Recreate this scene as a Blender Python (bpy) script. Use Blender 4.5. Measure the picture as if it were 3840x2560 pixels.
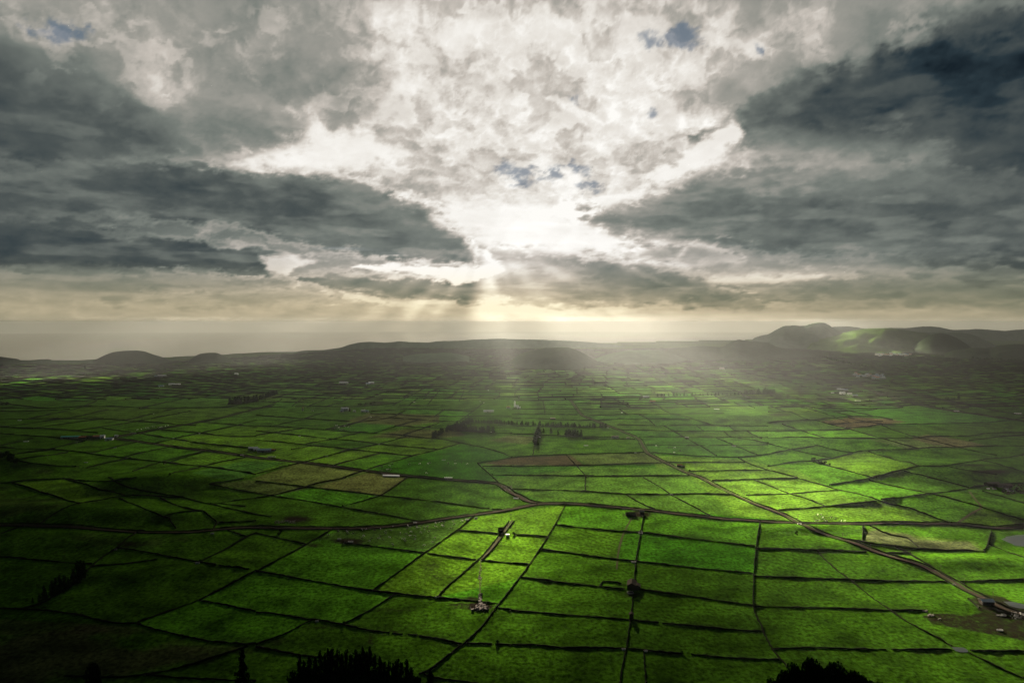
import bpy, math, random
import numpy as np
from mathutils import Vector, Matrix

# ------------------------------------------------------------------ camera, light, exposure
for o in list(bpy.data.objects):
    bpy.data.objects.remove(o)
S = bpy.context.scene
COL = S.collection
EYE = 261.0                       # metres above the plain
PITCH = math.radians(1.61)        # the lens looks slightly down
F = 2560.0                        # focal length in photo pixels (3840 wide)
cam_d = bpy.data.cameras.new("camera")
cam_d.sensor_width = 36.0
cam_d.lens = 24.0
cam_d.clip_start = 1.0
cam_d.clip_end = 300000.0
cam = bpy.data.objects.new("camera", cam_d)
COL.objects.link(cam)
cam.location = (0, 0, EYE)
cam.rotation_euler = (math.radians(90) - PITCH, 0, 0)
S.camera = cam

EXPOSURE = 5.1
SUN_EL = math.radians(11.0)
SUN_AZ = math.radians(-2.8)       # to the left of the view axis (+Y)
SUN = Vector((math.sin(SUN_AZ) * math.cos(SUN_EL), math.cos(SUN_AZ) * math.cos(SUN_EL), math.sin(SUN_EL)))
S.view_settings.view_transform = 'Standard'
S.view_settings.look = 'None'
S.view_settings.exposure = EXPOSURE
S.view_settings.gamma = 1.0

W = bpy.data.worlds.new("World")
S.world = W
W.use_nodes = True
wn = W.node_tree.nodes
sky = wn.new("ShaderNodeTexSky")
sky.sky_type = 'NISHITA'
sky.sun_disc = False
sky.sun_elevation = SUN_EL
sky.sun_rotation = SUN_AZ
sky.dust_density = 0.2
sky.air_density = 0.4
world_dim = wn.new("ShaderNodeMix"); world_dim.data_type = 'RGBA'; world_dim.blend_type = 'MULTIPLY'   # dims the world behind the dome, so sun openings don't show
world_dim.inputs[0].default_value = 1.0
world_dim.inputs[7].default_value = (.004, .004, .004, 1)
W.node_tree.links.new(sky.outputs[0], world_dim.inputs[6])
W.node_tree.links.new(world_dim.outputs[2], wn["Background"].inputs[0])
wn["Background"].inputs[1].default_value = 0.05

sun_d = bpy.data.lights.new("sun", 'SUN')
sun_d.energy = 5.0
sun_d.angle = math.radians(0.5)
sun_d.color = (1.0, 0.88, 0.70)
sun = bpy.data.objects.new("sun", sun_d)
COL.objects.link(sun)
sun.rotation_euler = (-SUN).to_track_quat('-Z', 'Y').to_euler()

S.cycles.volume_bounces = 1
S.cycles.use_adaptive_sampling = False
S.cycles.max_bounces = 5
S.cycles.transparent_max_bounces = 16
S.cycles.sample_clamp_indirect = 2.0

rng = np.random.default_rng(7)
random.seed(7)

# ------------------------------------------------------------------ maths helpers
def hash2(ix, iy, seed):
    n = (ix.astype(np.int64) * 374761393 + iy.astype(np.int64) * 668265263 + seed * 974711) & 0x7fffffff
    n = (n ^ (n >> 13)) * 1274126177 & 0x7fffffff
    n = n ^ (n >> 16)
    return (n & 0xffffff) / float(0xffffff)

def vnoise(x, y, seed=0):
    x = np.asarray(x, float); y = np.asarray(y, float)
    x0 = np.floor(x); y0 = np.floor(y)
    fx = x - x0; fy = y - y0
    fx = fx * fx * fx * (fx * (fx * 6 - 15) + 10); fy = fy * fy * fy * (fy * (fy * 6 - 15) + 10)
    a = hash2(x0, y0, seed); b = hash2(x0 + 1, y0, seed)
    c = hash2(x0, y0 + 1, seed); d = hash2(x0 + 1, y0 + 1, seed)
    return (a + (b - a) * fx) * (1 - fy) + (c + (d - c) * fx) * fy

def fbm(x, y, octaves=5, seed=0, gain=0.5):
    """about -1..1"""
    s = 0.0; a = 1.0; t = 0.0
    ca, sa = math.cos(0.6), math.sin(0.6)
    for k in range(octaves):
        s = s + a * (vnoise(x, y, seed + k * 17) * 2 - 1)
        t += a
        a *= gain
        x, y = (x * ca - y * sa) * 2.03 + 3.1, (x * sa + y * ca) * 2.03 + 7.7
    return s / t * 1.6

def billow(x, y, octaves=5, seed=0, gain=0.5):
    s = 0.0; a = 1.0; t = 0.0
    ca, sa = math.cos(0.6), math.sin(0.6)
    for k in range(octaves):
        s = s + a * (1.6 * np.abs(vnoise(x, y, seed + k * 17) * 2 - 1) - .8)
        t += a
        a *= gain
        x, y = (x * ca - y * sa) * 2.03 + 3.1, (x * sa + y * ca) * 2.03 + 7.7
    return s / t * 1.6

def smooth(a, b, x):
    t = np.clip((x - a) / (b - a), 0, 1)
    return t * t * (3 - 2 * t)

def ray(px, py):
    dx = (np.asarray(px, float) - 1920) / F; dy = -(np.asarray(py, float) - 1280) / F
    c, s = math.cos(PITCH), math.sin(PITCH)
    return dx, c + dy * s, -s + dy * c

def project(x, y, z):
    c, s = math.cos(PITCH), math.sin(PITCH)
    z = z - EYE
    d = y * c - z * s
    u = y * s + z * c
    d = np.where(d < 1, 1, d)
    return 1920 + F * x / d, 1280 - F * u / d

def interp2(gx, gy, G, x, y):
    """bilinear with smoothstepped fractions on an irregular grid"""
    gx = np.asarray(gx, float); gy = np.asarray(gy, float); G = np.asarray(G, float)
    fx = np.interp(x, gx, np.arange(len(gx))); fy = np.interp(y, gy, np.arange(len(gy)))
    x0 = np.clip(np.floor(fx).astype(int), 0, len(gx) - 2); y0 = np.clip(np.floor(fy).astype(int), 0, len(gy) - 2)
    tx = fx - x0; ty = fy - y0
    tx = tx * tx * (3 - 2 * tx) * .6 + tx * .4; ty = ty * ty * (3 - 2 * ty) * .6 + ty * .4
    return (G[y0, x0] * (1 - tx) + G[y0, x0 + 1] * tx) * (1 - ty) + (G[y0 + 1, x0] * (1 - tx) + G[y0 + 1, x0 + 1] * tx) * ty

def poly_sd(poly, x, y):
    """signed distance to a polygon, positive inside"""
    d2 = np.full(x.shape, 1e18); inside = np.zeros(x.shape, bool)
    n = len(poly)
    for i in range(n):
        ax, ay = poly[i]; bx, by = poly[(i + 1) % n]
        ex, ey = bx - ax, by - ay
        t = np.clip(((x - ax) * ex + (y - ay) * ey) / (ex * ex + ey * ey + 1e-9), 0, 1)
        d2 = np.minimum(d2, (x - ax - t * ex) ** 2 + (y - ay - t * ey) ** 2)
        cond = ((ay > y) != (by > y)) & (x < (bx - ax) * (y - ay) / ((by - ay) if by != ay else 1e-9) + ax)
        inside ^= cond
    d = np.sqrt(d2)
    return np.where(inside, d, -d)

# pixel helpers: the photograph was read in eight tiles; these turn tile readings into photo pixels
T_SC = {'M': 2.45, 'B': 2.0365}
def tp(tile, pts):
    r = int(tile[1]); s = T_SC[tile[0]]
    oy = 1150 if tile[0] == 'M' else 1790
    return [(960 * r + x / s, oy + y / s) for x, y in pts]
DS = 3840 / 2352.0                # photo pixels per pixel of the overview

# ------------------------------------------------------------------ terrain
MOUNDS = []                       # (x, y, radius x, radius y, height)
def plain_xy(px, py):
    dx, dy, dz = ray(px, py)
    t = -EYE / dz
    return dx * t, dy * t
for (qx, qy, rx, ry, h) in ((380, 1112, 110, 70, 15), (250, 1130, 90, 60, 8), (100, 1180, 150, 60, 10), (330, 1190, 110, 40, 5),
                            (2080, 1150, 130, 60, 7), (2050, 1085, 150, 80, 7), (2180, 1100, 110, 70, 6), (1960, 1015, 150, 90, 7),
                            (1800, 960, 160, 110, 8), (1650, 965, 180, 90, 6), (2240, 1080, 120, 70, 8), (2300, 1180, 80, 40, 5),
                            (2010, 1250, 90, 25, 3), (1860, 1215, 70, 18, 3.2), (2250, 1290, 90, 25, 4), (1500, 965, 140, 80, 5),
                            (30, 1070, 90, 70, 16), (560, 1290, 90, 30, 3), (350, 1320, 110, 25, 3), (200, 1240, 130, 30, 3)):
    x_, y_ = plain_xy(qx * DS, qy * DS)
    MOUNDS.append((float(x_), float(y_), rx, ry, h))

def terrain(x, y):
    x = np.asarray(x, float); y = np.asarray(y, float)
    D = np.hypot(x, y)
    fade = 1 - smooth(1700, 3000, D)
    amp = 0.9 + 2.0 * smooth(250, 650, np.abs(x + 50)) * (1 - smooth(1300, 2200, D))
    z = amp * fbm(x / 210.0, y / 170.0, 3, 5) * fade
    z = z + 0.25 * fbm(x / 38.0, y / 30.0, 2, 9) * fade
    for mx, my, rx, ry, h in MOUNDS:
        z = z + h * np.exp(-((x - mx) / rx) ** 2 - ((y - my) / ry) ** 2)
    # the mountain side falling away below the viewpoint
    m = 258.5 - 0.625 * y + 5 * fbm(x / 60.0, y / 60.0, 3, 21)
    m = np.where(y < 6, 258.5, m)
    k = 8.0
    h = np.clip(0.5 + 0.5 * (m - z) / k, 0, 1)
    return z * (1 - h) + m * h + k * h * (1 - h)

def at(px, py, n=14):
    """photo pixel(s) -> ground point(s)"""
    dx, dy, dz = ray(px, py)
    z = np.zeros_like(dx)
    for _ in range(n):
        t = (z - EYE) / dz
        z = 0.4 * z + 0.6 * terrain(dx * t, dy * t)
    t = (z - EYE) / dz
    return np.stack([dx * t, dy * t, terrain(dx * t, dy * t)], -1)

# ------------------------------------------------------------------ scene helpers
def tag(o, label=None, cat=None, group=None, kind=None):
    if label: o['label'] = label
    if cat: o['category'] = cat
    if group: o['group'] = group
    if kind: o['kind'] = kind
    return o

def empty(name, loc, rz=0.0):
    o = bpy.data.objects.new(name, None)
    COL.objects.link(o)
    o.location = loc; o.rotation_euler = (0, 0, rz)
    return o

def mesh(name, verts, faces, mat=None, parent=None, smooth_=False, loc=None):
    me = bpy.data.meshes.new(name)
    if isinstance(verts, np.ndarray) and isinstance(faces, np.ndarray):
        nv, nf, k = len(verts), len(faces), faces.shape[1]
        me.vertices.add(nv)
        me.vertices.foreach_set("co", np.ascontiguousarray(verts, np.float32).ravel())
        me.loops.add(nf * k); me.polygons.add(nf)
        me.loops.foreach_set("vertex_index", np.ascontiguousarray(faces, np.int32).ravel())
        me.polygons.foreach_set("loop_start", np.arange(0, nf * k, k, dtype=np.int32))
        me.update(calc_edges=True)
    else:
        me.from_pydata([tuple(map(float, v)) for v in verts], [], [tuple(map(int, f)) for f in faces])
    if smooth_:
        me.polygons.foreach_set("use_smooth", np.ones(len(me.polygons), bool))
    if mat: me.materials.append(mat)
    o = bpy.data.objects.new(name, me)
    COL.objects.link(o)
    if parent is not None: o.parent = parent
    if loc is not None: o.location = loc
    return o

def attr_f(me, name, vals):
    a = me.attributes.new(name, 'FLOAT', 'POINT')
    a.data.foreach_set("value", np.ascontiguousarray(vals, np.float32).ravel())

def attr_c(me, name, cols):
    a = me.attributes.new(name, 'FLOAT_COLOR', 'POINT')
    c = np.ones((len(cols), 4), np.float32); c[:, :3] = cols
    a.data.foreach_set("color", c.ravel())

def grid_faces(nr, nc, wrap=False):
    i = np.arange(nr - 1)[:, None]; j = np.arange(nc if wrap else nc - 1)[None, :]
    j2 = (j + 1) % nc
    return np.stack([i * nc + j, i * nc + j2, (i + 1) * nc + j2, (i + 1) * nc + j], -1).reshape(-1, 4)

def copy_tree(o, parent=None):
    c = o.copy(); COL.objects.link(c); c.parent = parent
    for ch in list(o.children): copy_tree(ch, c)
    return c

def srgb(r, g, b):
    f = lambda v: (v / 255.0) / 12.92 if v / 255.0 <= 0.04045 else ((v / 255.0 + 0.055) / 1.055) ** 2.4
    return (f(r), f(g), f(b), 1.0)

def simple_mat(name, col, rough=0.9, var=0.25, scale=0.6, spec=0.2, bump=0.0, metallic=0.0):
    m = bpy.data.materials.new(name); m.use_nodes = True
    nt = m.node_tree; b = nt.nodes["Principled BSDF"]
    b.inputs["Roughness"].default_value = rough
    b.inputs["Specular IOR Level"].default_value = spec
    b.inputs["Metallic"].default_value = metallic
    tc = nt.nodes.new("ShaderNodeTexCoord"); nz = nt.nodes.new("ShaderNodeTexNoise")
    nz.inputs["Scale"].default_value = scale; nz.inputs["Detail"].default_value = 5
    nt.links.new(tc.outputs["Object"], nz.inputs["Vector"])
    mx = nt.nodes.new("ShaderNodeMix"); mx.data_type = 'RGBA'
    lo = [c * (1 - var) for c in col]; hi = [min(1, c * (1 + var)) for c in col]
    mx.inputs[6].default_value = (*lo, 1); mx.inputs[7].default_value = (*hi, 1)
    nt.links.new(nz.outputs[0], mx.inputs[0])
    nt.links.new(mx.outputs[2], b.inputs["Base Color"])
    if bump:
        bp = nt.nodes.new("ShaderNodeBump"); bp.inputs["Strength"].default_value = bump; bp.inputs["Distance"].default_value = 0.3
        nt.links.new(nz.outputs[0], bp.inputs["Height"]); nt.links.new(bp.outputs[0], b.inputs["Normal"])
    return m

# ------------------------------------------------------------------ the sky: a cloud ceiling of painted brightness with a sun mask
SKX = [0, 196, 392, 588, 784, 980, 1176, 1372, 1568, 1764, 1960, 2156, 2352]
SKY_ROWS = {
    -200: (120, 130, 130, 120, 150, 170, 170, 165, 160, 120, 130, 110, 70),
    0: (150, 185, 150, 125, 160, 205, 200, 200, 200, 140, 150, 140, 90),
    60: (140, 160, 150, 135, 165, 212, 220, 215, 195, 165, 158, 110, 45),
    120: (90, 130, 150, 130, 170, 205, 215, 220, 205, 185, 140, 80, 35),
    180: (80, 120, 155, 120, 150, 200, 205, 215, 215, 185, 90, 65, 40),
    240: (70, 100, 130, 130, 125, 200, 215, 225, 215, 140, 65, 75, 50),
    300: (65, 85, 105, 150, 170, 228, 212, 228, 222, 100, 80, 85, 55),
    360: (60, 85, 130, 200, 218, 214, 212, 226, 188, 150, 112, 95, 60),
    420: (65, 75, 80, 90, 140, 212, 226, 226, 150, 105, 105, 88, 60),
    480: (82, 88, 92, 90, 95, 205, 243, 235, 125, 95, 95, 78, 60),
    540: (65, 80, 110, 112, 105, 120, 235, 238, 150, 95, 85, 75, 62),
    600: (60, 80, 95, 140, 155, 180, 190, 185, 165, 140, 120, 95, 78),
    640: (125, 120, 118, 150, 165, 195, 160, 140, 150, 190, 150, 125, 100),
    700: (160, 160, 160, 162, 166, 178, 185, 160, 160, 158, 145, 132, 118),
    722: (164, 166, 168, 170, 172, 180, 180, 172, 174, 174, 168, 162, 152),
    740: (146, 148, 150, 154, 160, 166, 162, 162, 166, 166, 160, 154, 146),
    800: (146, 148, 150, 154, 160, 166, 162, 172, 170, 166, 160, 154, 146),
}
# (outline in overview pixels, brightness 0-255, edge softness px, raggedness px, strength)
CLOUDS = [
    ([(-300, 190), (200, 190), (420, 290), (560, 345), (450, 362), (200, 372), (-300, 380)], 84, 45, 40, .7),
    ([(430, 220), (560, 210), (640, 262), (692, 298), (684, 322), (600, 342), (480, 338), (420, 300)], 118, 20, 26, .9),
    ([(680, 120), (820, 180), (760, 215), (600, 190), (560, 140)], 118, 45, 40, .5),
    ([(1590, 322), (1700, 258), (1850, 178), (2000, 126), (2150, 74), (2352, 22), (2700, -40), (2700, 310), (2200, 335), (2000, 312), (1850, 332), (1700, 338), (1620, 338)], 62, 26, 26, .9),
    ([(2050, 120), (2200, 80), (2700, 20), (2700, 240), (2300, 230), (2150, 210)], 26, 55, 40, .8),
    ([(1320, 492), (1450, 452), (1600, 416), (1750, 378), (1900, 385), (2100, 395), (2700, 390), (2700, 580), (2100, 577), (1800, 572), (1600, 556), (1500, 562), (1400, 532), (1330, 520)], 93, 18, 26, .9),
    ([(1750, 330), (1950, 320), (2150, 335), (2000, 410), (1850, 430), (1700, 420), (1720, 370)], 138, 50, 50, .6),
    ([(-300, 378), (150, 372), (330, 362), (480, 376), (620, 389), (760, 398), (850, 430), (960, 478), (1040, 528), (1085, 568), (1080, 600), (1000, 592), (930, 604), (850, 582), (700, 560), (560, 522), (400, 500), (200, 492), (-300, 482)], 78, 12, 20, .95),
    ([(-300, 522), (100, 520), (300, 545), (450, 555), (600, 572), (680, 604), (620, 625), (500, 627), (350, 622), (150, 606), (-300, 590)], 64, 9, 16, .9),
    ([(-300, 615), (100, 622), (300, 630), (560, 640), (680, 648), (560, 668), (330, 668), (260, 700), (200, 672), (-300, 655)], 116, 9, 18, .7),
    ([(330, 690), (500, 672), (640, 668), (760, 680), (620, 700), (420, 712)], 132, 10, 14, .6),
    ([(690, 640), (800, 630), (930, 640), (1060, 650), (1150, 618), (1090, 560), (1180, 575), (1300, 590), (1420, 602), (1550, 622), (1650, 660), (1790, 692), (1740, 708), (1600, 702), (1400, 697), (1250, 702), (1100, 692), (900, 692), (760, 668)], 98, 12, 16, .94),
    ([(1150, 640), (1230, 625), (1330, 660), (1420, 690), (1300, 700), (1170, 695)], 100, 22, 16, .8),
    ([(1440, 605), (1560, 622), (1660, 662), (1760, 690), (1650, 684), (1560, 655)], 118, 12, 10, .7),
    ([(1500, 560), (1610, 570), (1700, 590), (1600, 602), (1450, 592)], 135, 10, 14, .7),
    ([(1640, 655), (1760, 648), (1950, 640), (2150, 622), (2700, 620), (2700, 700), (2300, 697), (2000, 702), (1750, 694)], 112, 12, 20, .8),
    ([(2080, 630), (2250, 622), (2700, 612), (2700, 660), (2250, 655)], 92, 10, 12, .7),
]
GAPS = [   # bright openings
    ([(985, 505), (1040, 478), (1200, 468), (1320, 498), (1390, 545), (1440, 575), (1300, 584), (1120, 566), (1055, 532)], 250, 16, 14, .9),
    ([(1370, 452), (1450, 420), (1580, 345), (1690, 262), (1700, 330), (1610, 385), (1480, 440), (1400, 470)], 246, 12, 18, .9),
    ([(700, 296), (860, 312), (930, 350), (880, 384), (800, 396), (700, 384), (520, 378), (600, 352), (680, 345)], 244, 16, 20, .85),
    ([(795, 614), (880, 604), (990, 606), (1090, 611), (1150, 623), (1095, 642), (1040, 652), (1020, 634), (920, 624)], 253, 4, 7, .97),
    ([(770, 664), (880, 688), (980, 690), (1040, 694), (960, 700), (860, 698), (790, 680)], 235, 4, 9, .7),
    ([(605, 592), (690, 586), (770, 600), (700, 606), (660, 628), (620, 622)], 232, 7, 9, .8),
    ([(1180, 545), (1400, 548), (1440, 572), (1300, 582)], 252, 8, 8, .8),
    ([(1555, 600), (1600, 550), (1580, 575)], 235, 8, 8, .7),
    ([(1620, 648), (1720, 634), (1900, 628), (1880, 638), (1720, 650)], 225, 5, 8, .7),
    ([(1000, 40), (1100, 60), (1060, 130), (960, 120)], 244, 40, 40, .6),
    ([(1230, 20), (1330, 60), (1300, 130), (1220, 100)], 240, 40, 40, .5),
    ([(930, 170), (1010, 200), (990, 230), (920, 210)], 248, 20, 25, .6),
]
BLUES = [(108, 72, 60, 24), (1545, 86, 62, 26), (1215, 402, 60, 18), (1165, 385, 40, 14), (1330, 418, 34, 24), (1310, 400, 22, 20), (1308, 236, 16, 20), (1740, 110, 12, 22), (1160, 378, 20, 12), (1480, 255, 14, 22)]
# unseen mask in the dome shaping where direct sun lands on the plain (overview pixels)
GX = [0, 294, 588, 882, 1176, 1470, 1764, 2058, 2352]
GROWS = {
    780: (.0, .0, .0, .0, .0, .0, .0, .0, .0),
    800: (.0, .02, .03, .02, .08, .08, .05, .10, .02),
    830: (.02, .06, .08, .05, .24, .28, .08, .06, .02),
    850: (.05, .09, .12, .13, .26, .38, .16, .06, .03),
    900: (.05, .10, .15, .18, .22, .30, .22, .09, .04),
    960: (.05, .10, .15, .18, .19, .26, .26, .13, .05),
    1040: (.02, .06, .11, .15, .19, .26, .28, .14, .05),
    1100: (.02, .05, .10, .14, .21, .34, .48, .20, .05),
    1160: (.01, .03, .07, .11, .26, .40, .62, .40, .07),
    1220: (.01, .02, .03, .06, .40, .25, .32, .44, .20),
    1300: (.00, .01, .03, .08, .36, .12, .15, .42, .46),
    1400: (.00, .01, .03, .07, .16, .08, .14, .44, .50),
    1500: (.00, .00, .02, .05, .07, .06, .07, .28, .40),
    1600: (.00, .00, .01, .03, .04, .04, .05, .12, .16),
}
GPATCH = [  # overview x, y, rx, ry, amount
    (1880, 1140, 190, 45, .70), (1660, 1070, 130, 60, .20), (1160, 1230, 90, 60, .60), (1060, 1290, 90, 60, .52), (2005, 912, 90, 14, .40),
    (1880, 905, 120, 10, .2), (1500, 1150, 160, 25, .25), (2080, 811, 120, 6, .65), (1260, 1240, 60, 60, .2), (2200, 1320, 160, 60, .12),
    (30, 872, 120, 6, .8), (170, 868, 120, 5, .7), (300, 860, 110, 5, .7), (480, 848, 90, 5, .5), (590, 838, 80, 4, .5), (1320, 1185, 60, 14, .3), (2000, 1210, 120, 20, .2), (1420, 1010, 60, 20, .1), (1650, 1000, 90, 12, .15),
]

def cloud_fields(px, py, el, az):
    """px, py: where the direction lies in the photograph's plane, in overview pixels"""
    nx, ny = az * 180 / math.pi, el * 180 / math.pi
    qx, qy = nx * .34, np.log(np.clip(ny + 8, .5, 200)) * 11.0
    w1 = fbm(qx * .55, qy * .7, 5, 31); w2 = fbm(qx * .55 + 9, qy * .7 + 4, 5, 47)
    big = np.clip((ny + 3) / 14, .2, 1.2)
    wx, wy = px + w1 * 70 * big, py + w2 * 34 * big
    rows = sorted(SKY_ROWS)
    L = interp2(SKX, rows, [SKY_ROWS[r] for r in rows], wx, wy)
    n1 = fbm(qx * 1.2, qy * 1.35, 6, 3, .55)
    n2 = fbm(qx * 3.2, qy * 3.6, 5, 8, .6)
    n3 = -billow(qx * 1.5 + n1 * .5, qy * 1.7 + n2 * .25, 5, 77, .55)
    mid = smooth(90, 190, L)
    up = smooth(2, 9, ny)
    n4 = fbm(qx * 1.25 + 40, qy * 1.6 + n1 * .5, 6, 101, .55) + .25 * n3
    patch = smooth(.02, .55, n4) * smooth(1.5, 6, ny)
    L = L + (n1 * 13 + n3 * 30 + n2 * 10) * mid * (.35 + .65 * up) + (n1 * 8 + n2 * 2) * (1 - mid)
    L = L - patch * 36 * smooth(120, 210, L) * (1 - .55 * np.exp(-((px - 1180) / 260) ** 2 - ((py - 500) / 90) ** 2))
    L = L + smooth(.1, .6, -n4) * 30 * smooth(60, 130, L) * (1 - smooth(170, 230, L)) * up
    r1 = fbm(qx * 2.4, qy * 2.8, 6, 55, .6)
    for shapes in (CLOUDS, GAPS):
        for poly, lum, soft, rag, st in shapes:
            x0 = min(p[0] for p in poly) - 160; x1 = max(p[0] for p in poly) + 160
            y0 = min(p[1] for p in poly) - 120; y1 = max(p[1] for p in poly) + 120
            k = np.nonzero((px > x0) & (px < x1) & (py > y0) & (py < y1))[0]
            if not len(k): continue
            sd = poly_sd(poly, px[k] + w1[k] * 16 * big[k], py[k] + w2[k] * 9 * big[k]) + r1[k] * rag
            sf = soft * (1.5 + .9 * fbm(qx[k] * .9, qy[k] * .9, 2, 131)) if lum < 200 else soft
            m = smooth(-sf, sf, sd) * st
            tex = lum + (n1[k] * 13 + n2[k] * 2.5 + n3[k] * 5) * (1 if lum < 200 else .5)
            if lum < 200:
                deep = smooth(0, 90, sd)
                near = np.exp(-((px[k] - 1150) / 420) ** 2 - ((py[k] - 500) / 170) ** 2)
                tex = tex + 16 * (1 - deep) + near * 34 + smooth(.0, .7, fbm(qx[k] * .7, qy[k] * 1.7, 4, 141, .45)) * 22 - 5
            L[k] = L[k] * (1 - m) + tex * m
            if lum < 200 and soft < 30:      # thin lit edge painted on the cloud, on the side of the sun
                rim = np.exp(-((sd + soft * .7) / (soft * .8)) ** 2)
                near = np.exp(-(((px[k] - 1150) / 800) ** 2 + ((py[k] - 480) / 240) ** 2))
                L[k] = L[k] + rim * near * 60 * st
    # shafts of light painted into the sky brightness, fanning down from the cloud
    ang = np.arctan2(px - 1118, np.maximum(py - 520, 1)) + .012 * n1
    down = smooth(550, 625, py) * smooth(1.45, .9, np.abs(ang))
    shaft = 0
    for a0, wd, am in ((.03, .20, 78), (-.27, .07, -7), (.34, .10, 26), (.62, .26, 62), (1.0, .10, 24), (1.18, .06, 14), (-.50, .07, 18), (-.72, .07, 22), (-.92, .06, 20), (-1.08, .05, 16), (-1.2, .04, 12)):
        shaft = shaft + am * np.exp(-((ang - a0) / wd) ** 2)
    fan = fbm(ang * 7, np.zeros_like(ang) + 3.3, 2, 91) * 9
    L = L + down * (1.25 * shaft + fan * smooth(640, 720, py)) * (1 - .35 * smooth(715, 740, py))
    blue = np.zeros_like(L)
    for bx, by, rx, ry in BLUES:
        dd = ((px - bx + w1 * 22) / rx) ** 2 + ((py - by + w2 * 14) / ry) ** 2
        blue = np.maximum(blue, smooth(1.7, -.6, dd + (r1 + n2 + n3 * .7) * 1.25) * .66)
    # unseen sky overhead and behind the viewpoint, darkened to dim the ground
    out = np.maximum(smooth(2500, 3200, np.abs(px - 1176) + 1176), smooth(-120, -700, py))
    L = L * (1 - out) + (38 + n1 * 10) * out
    return np.clip(L / 255.0, .03, 1.05), blue

def build_sky():
    az = np.concatenate([np.arange(-180, -47, 3.0), np.arange(-46, 46.01, .115), np.arange(48, 180, 3.0)])
    el = np.concatenate([[-1.4, -1.0, -.7, -.4], np.arange(-.2, 30, .1), np.linspace(30.5, 89, 30)])
    A, E = np.meshgrid(np.radians(az), np.radians(el))
    A = A.ravel(); E = E.ravel()
    R, H = 100000.0, 1350.0
    t = np.tan(E)
    # ellipsoidal ceiling: (z/H)^2 + (r/R)^2 = 1 with z = EYE + r t
    a = (t / H) ** 2 + 1 / R ** 2; b = 2 * EYE * t / H ** 2; c = EYE ** 2 / H ** 2 - 1
    r = (-b + np.sqrt(b * b - 4 * a * c)) / (2 * a)
    r = np.where(E < 0, np.minimum(R * .981, 1e9), r)
    z = EYE + r * t
    x, y = r * np.sin(A), r * np.cos(A)
    V = np.stack([x, y, z], -1)
    nr, nc = len(el), len(az)
    Fc = grid_faces(nr, nc, True)
    apex = len(V)
    V = np.concatenate([V, [[0, 0, H]]])
    Fl = [*Fc.tolist()] + [[(nr - 1) * nc + j, (nr - 1) * nc + (j + 1) % nc, apex] for j in range(nc)]
    yy = np.where(np.cos(A) > .12, np.cos(A), .12)
    c_, s_ = math.cos(PITCH), math.sin(PITCH)
    dz = np.sin(E); dy = np.cos(E) * np.maximum(np.cos(A), .12); dx = np.cos(E) * np.sin(A)
    d = dy * c_ - dz * s_; u = dy * s_ + dz * c_
    d = np.maximum(d, .05)
    px, py = (1920 + F * dx / d) / DS, (1280 - F * u / d) / DS
    back = np.cos(A) < .12
    px = np.where(back, 9000, px)
    L, B = cloud_fields(px, py, E, A)
    # sun mask of the ceiling: follow the sun down to the plain
    k = z / SUN.z
    gx, gy = x - SUN.x * k, y - SUN.y * k
    qx, qy = project(gx, np.maximum(gy, 300), np.zeros_like(gx))
    qx /= DS; qy /= DS
    rows = sorted(GROWS)
    qn1 = fbm(gx / 420, gy / 520, 4, 61); qn2 = fbm(gx / 900 + 5, gy / 1300, 4, 67)
    T = interp2(GX, rows, [GROWS[r_] for r_ in rows], qx + qn2 * 50, qy + qn1 * 10)
    cross = gx * math.cos(SUN_AZ) - gy * math.sin(SUN_AZ)      # offset sideways from the line under the sun
    lanes = smooth(-70, 30, cross) * (1 - .75 * smooth(950, 1500, cross))
    lanes = lanes * np.clip(.75 + 1.3 * fbm(cross / 130, gy / 9000, 3, 83), .1, 1.6)
    farw = smooth(1200, 2000, gy)
    T = T * (1 - farw) + (T * (.55 + .6 * lanes) + .17 * lanes * smooth(1800, 2600, gy)) * (1 - smooth(3600, 5600, gy) * (.5 + .5 * np.exp(-(cross / 2500) ** 2))) * farw
    for ax, ay, rx, ry, am in GPATCH:
        T = T + am * np.exp(-(((qx - ax + qn2 * rx * .25) / rx) ** 2 + ((qy - ay + qn1 * ry * .3) / ry) ** 2))
    T = T * np.clip(1 + .45 * qn1, .3, 1.7)
    T = np.clip(T, 0, 1) * (gy > 250) * (np.abs(qx - 1176) < 2200) * (z > 0) * (y > 2000) * smooth(784, 798, qy) + (.011 - .0110 * np.exp(-((qx - 1100) / 260) ** 2)) * smooth(776, 754, qy) * (gy > 250) * (z > 0)
    me = bpy.data.meshes.new("sky")
    me.from_pydata(V.tolist(), [], Fl)
    me.polygons.foreach_set("use_smooth", np.ones(len(me.polygons), bool))
    attr_f(me, "sky_darkness", np.append(1 - L, .76))  # painted sky brightness inverted, sun glow, rims and shafts included
    attr_f(me, "clear_sky", np.append(B, 0))
    attr_f(me, "sun_mask", np.append(T, 0))
    o = bpy.data.objects.new("sky", me); COL.objects.link(o)
    tag(o, kind='structure', label='broken grey and white cloud cover with sunbeams coming through')
    m = bpy.data.materials.new("cloud_sky"); m.use_nodes = True
    nt = m.node_tree; N = nt.nodes; K = nt.links
    N.clear()
    out = N.new("ShaderNodeOutputMaterial")
    at_ = N.new("ShaderNodeAttribute"); at_.attribute_name = "sky_darkness"
    inv = N.new("ShaderNodeMath"); inv.operation = 'SUBTRACT'; inv.inputs[0].default_value = 1.0
    K.new(at_.outputs["Fac"], inv.inputs[1])
    ramp = N.new("ShaderNodeValToRGB")
    stops = [(0.06, (12, 22, 31)), (.2, (42, 55, 62)), (.33, (80, 87, 86)), (.47, (119, 125, 119)), (.6, (158, 156, 148)), (.74, (198, 191, 182)), (.86, (229, 224, 216)), (1.0, (255, 253, 248))]
    e = ramp.color_ramp.elements
    while len(e) < len(stops): e.new(.5)
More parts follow.
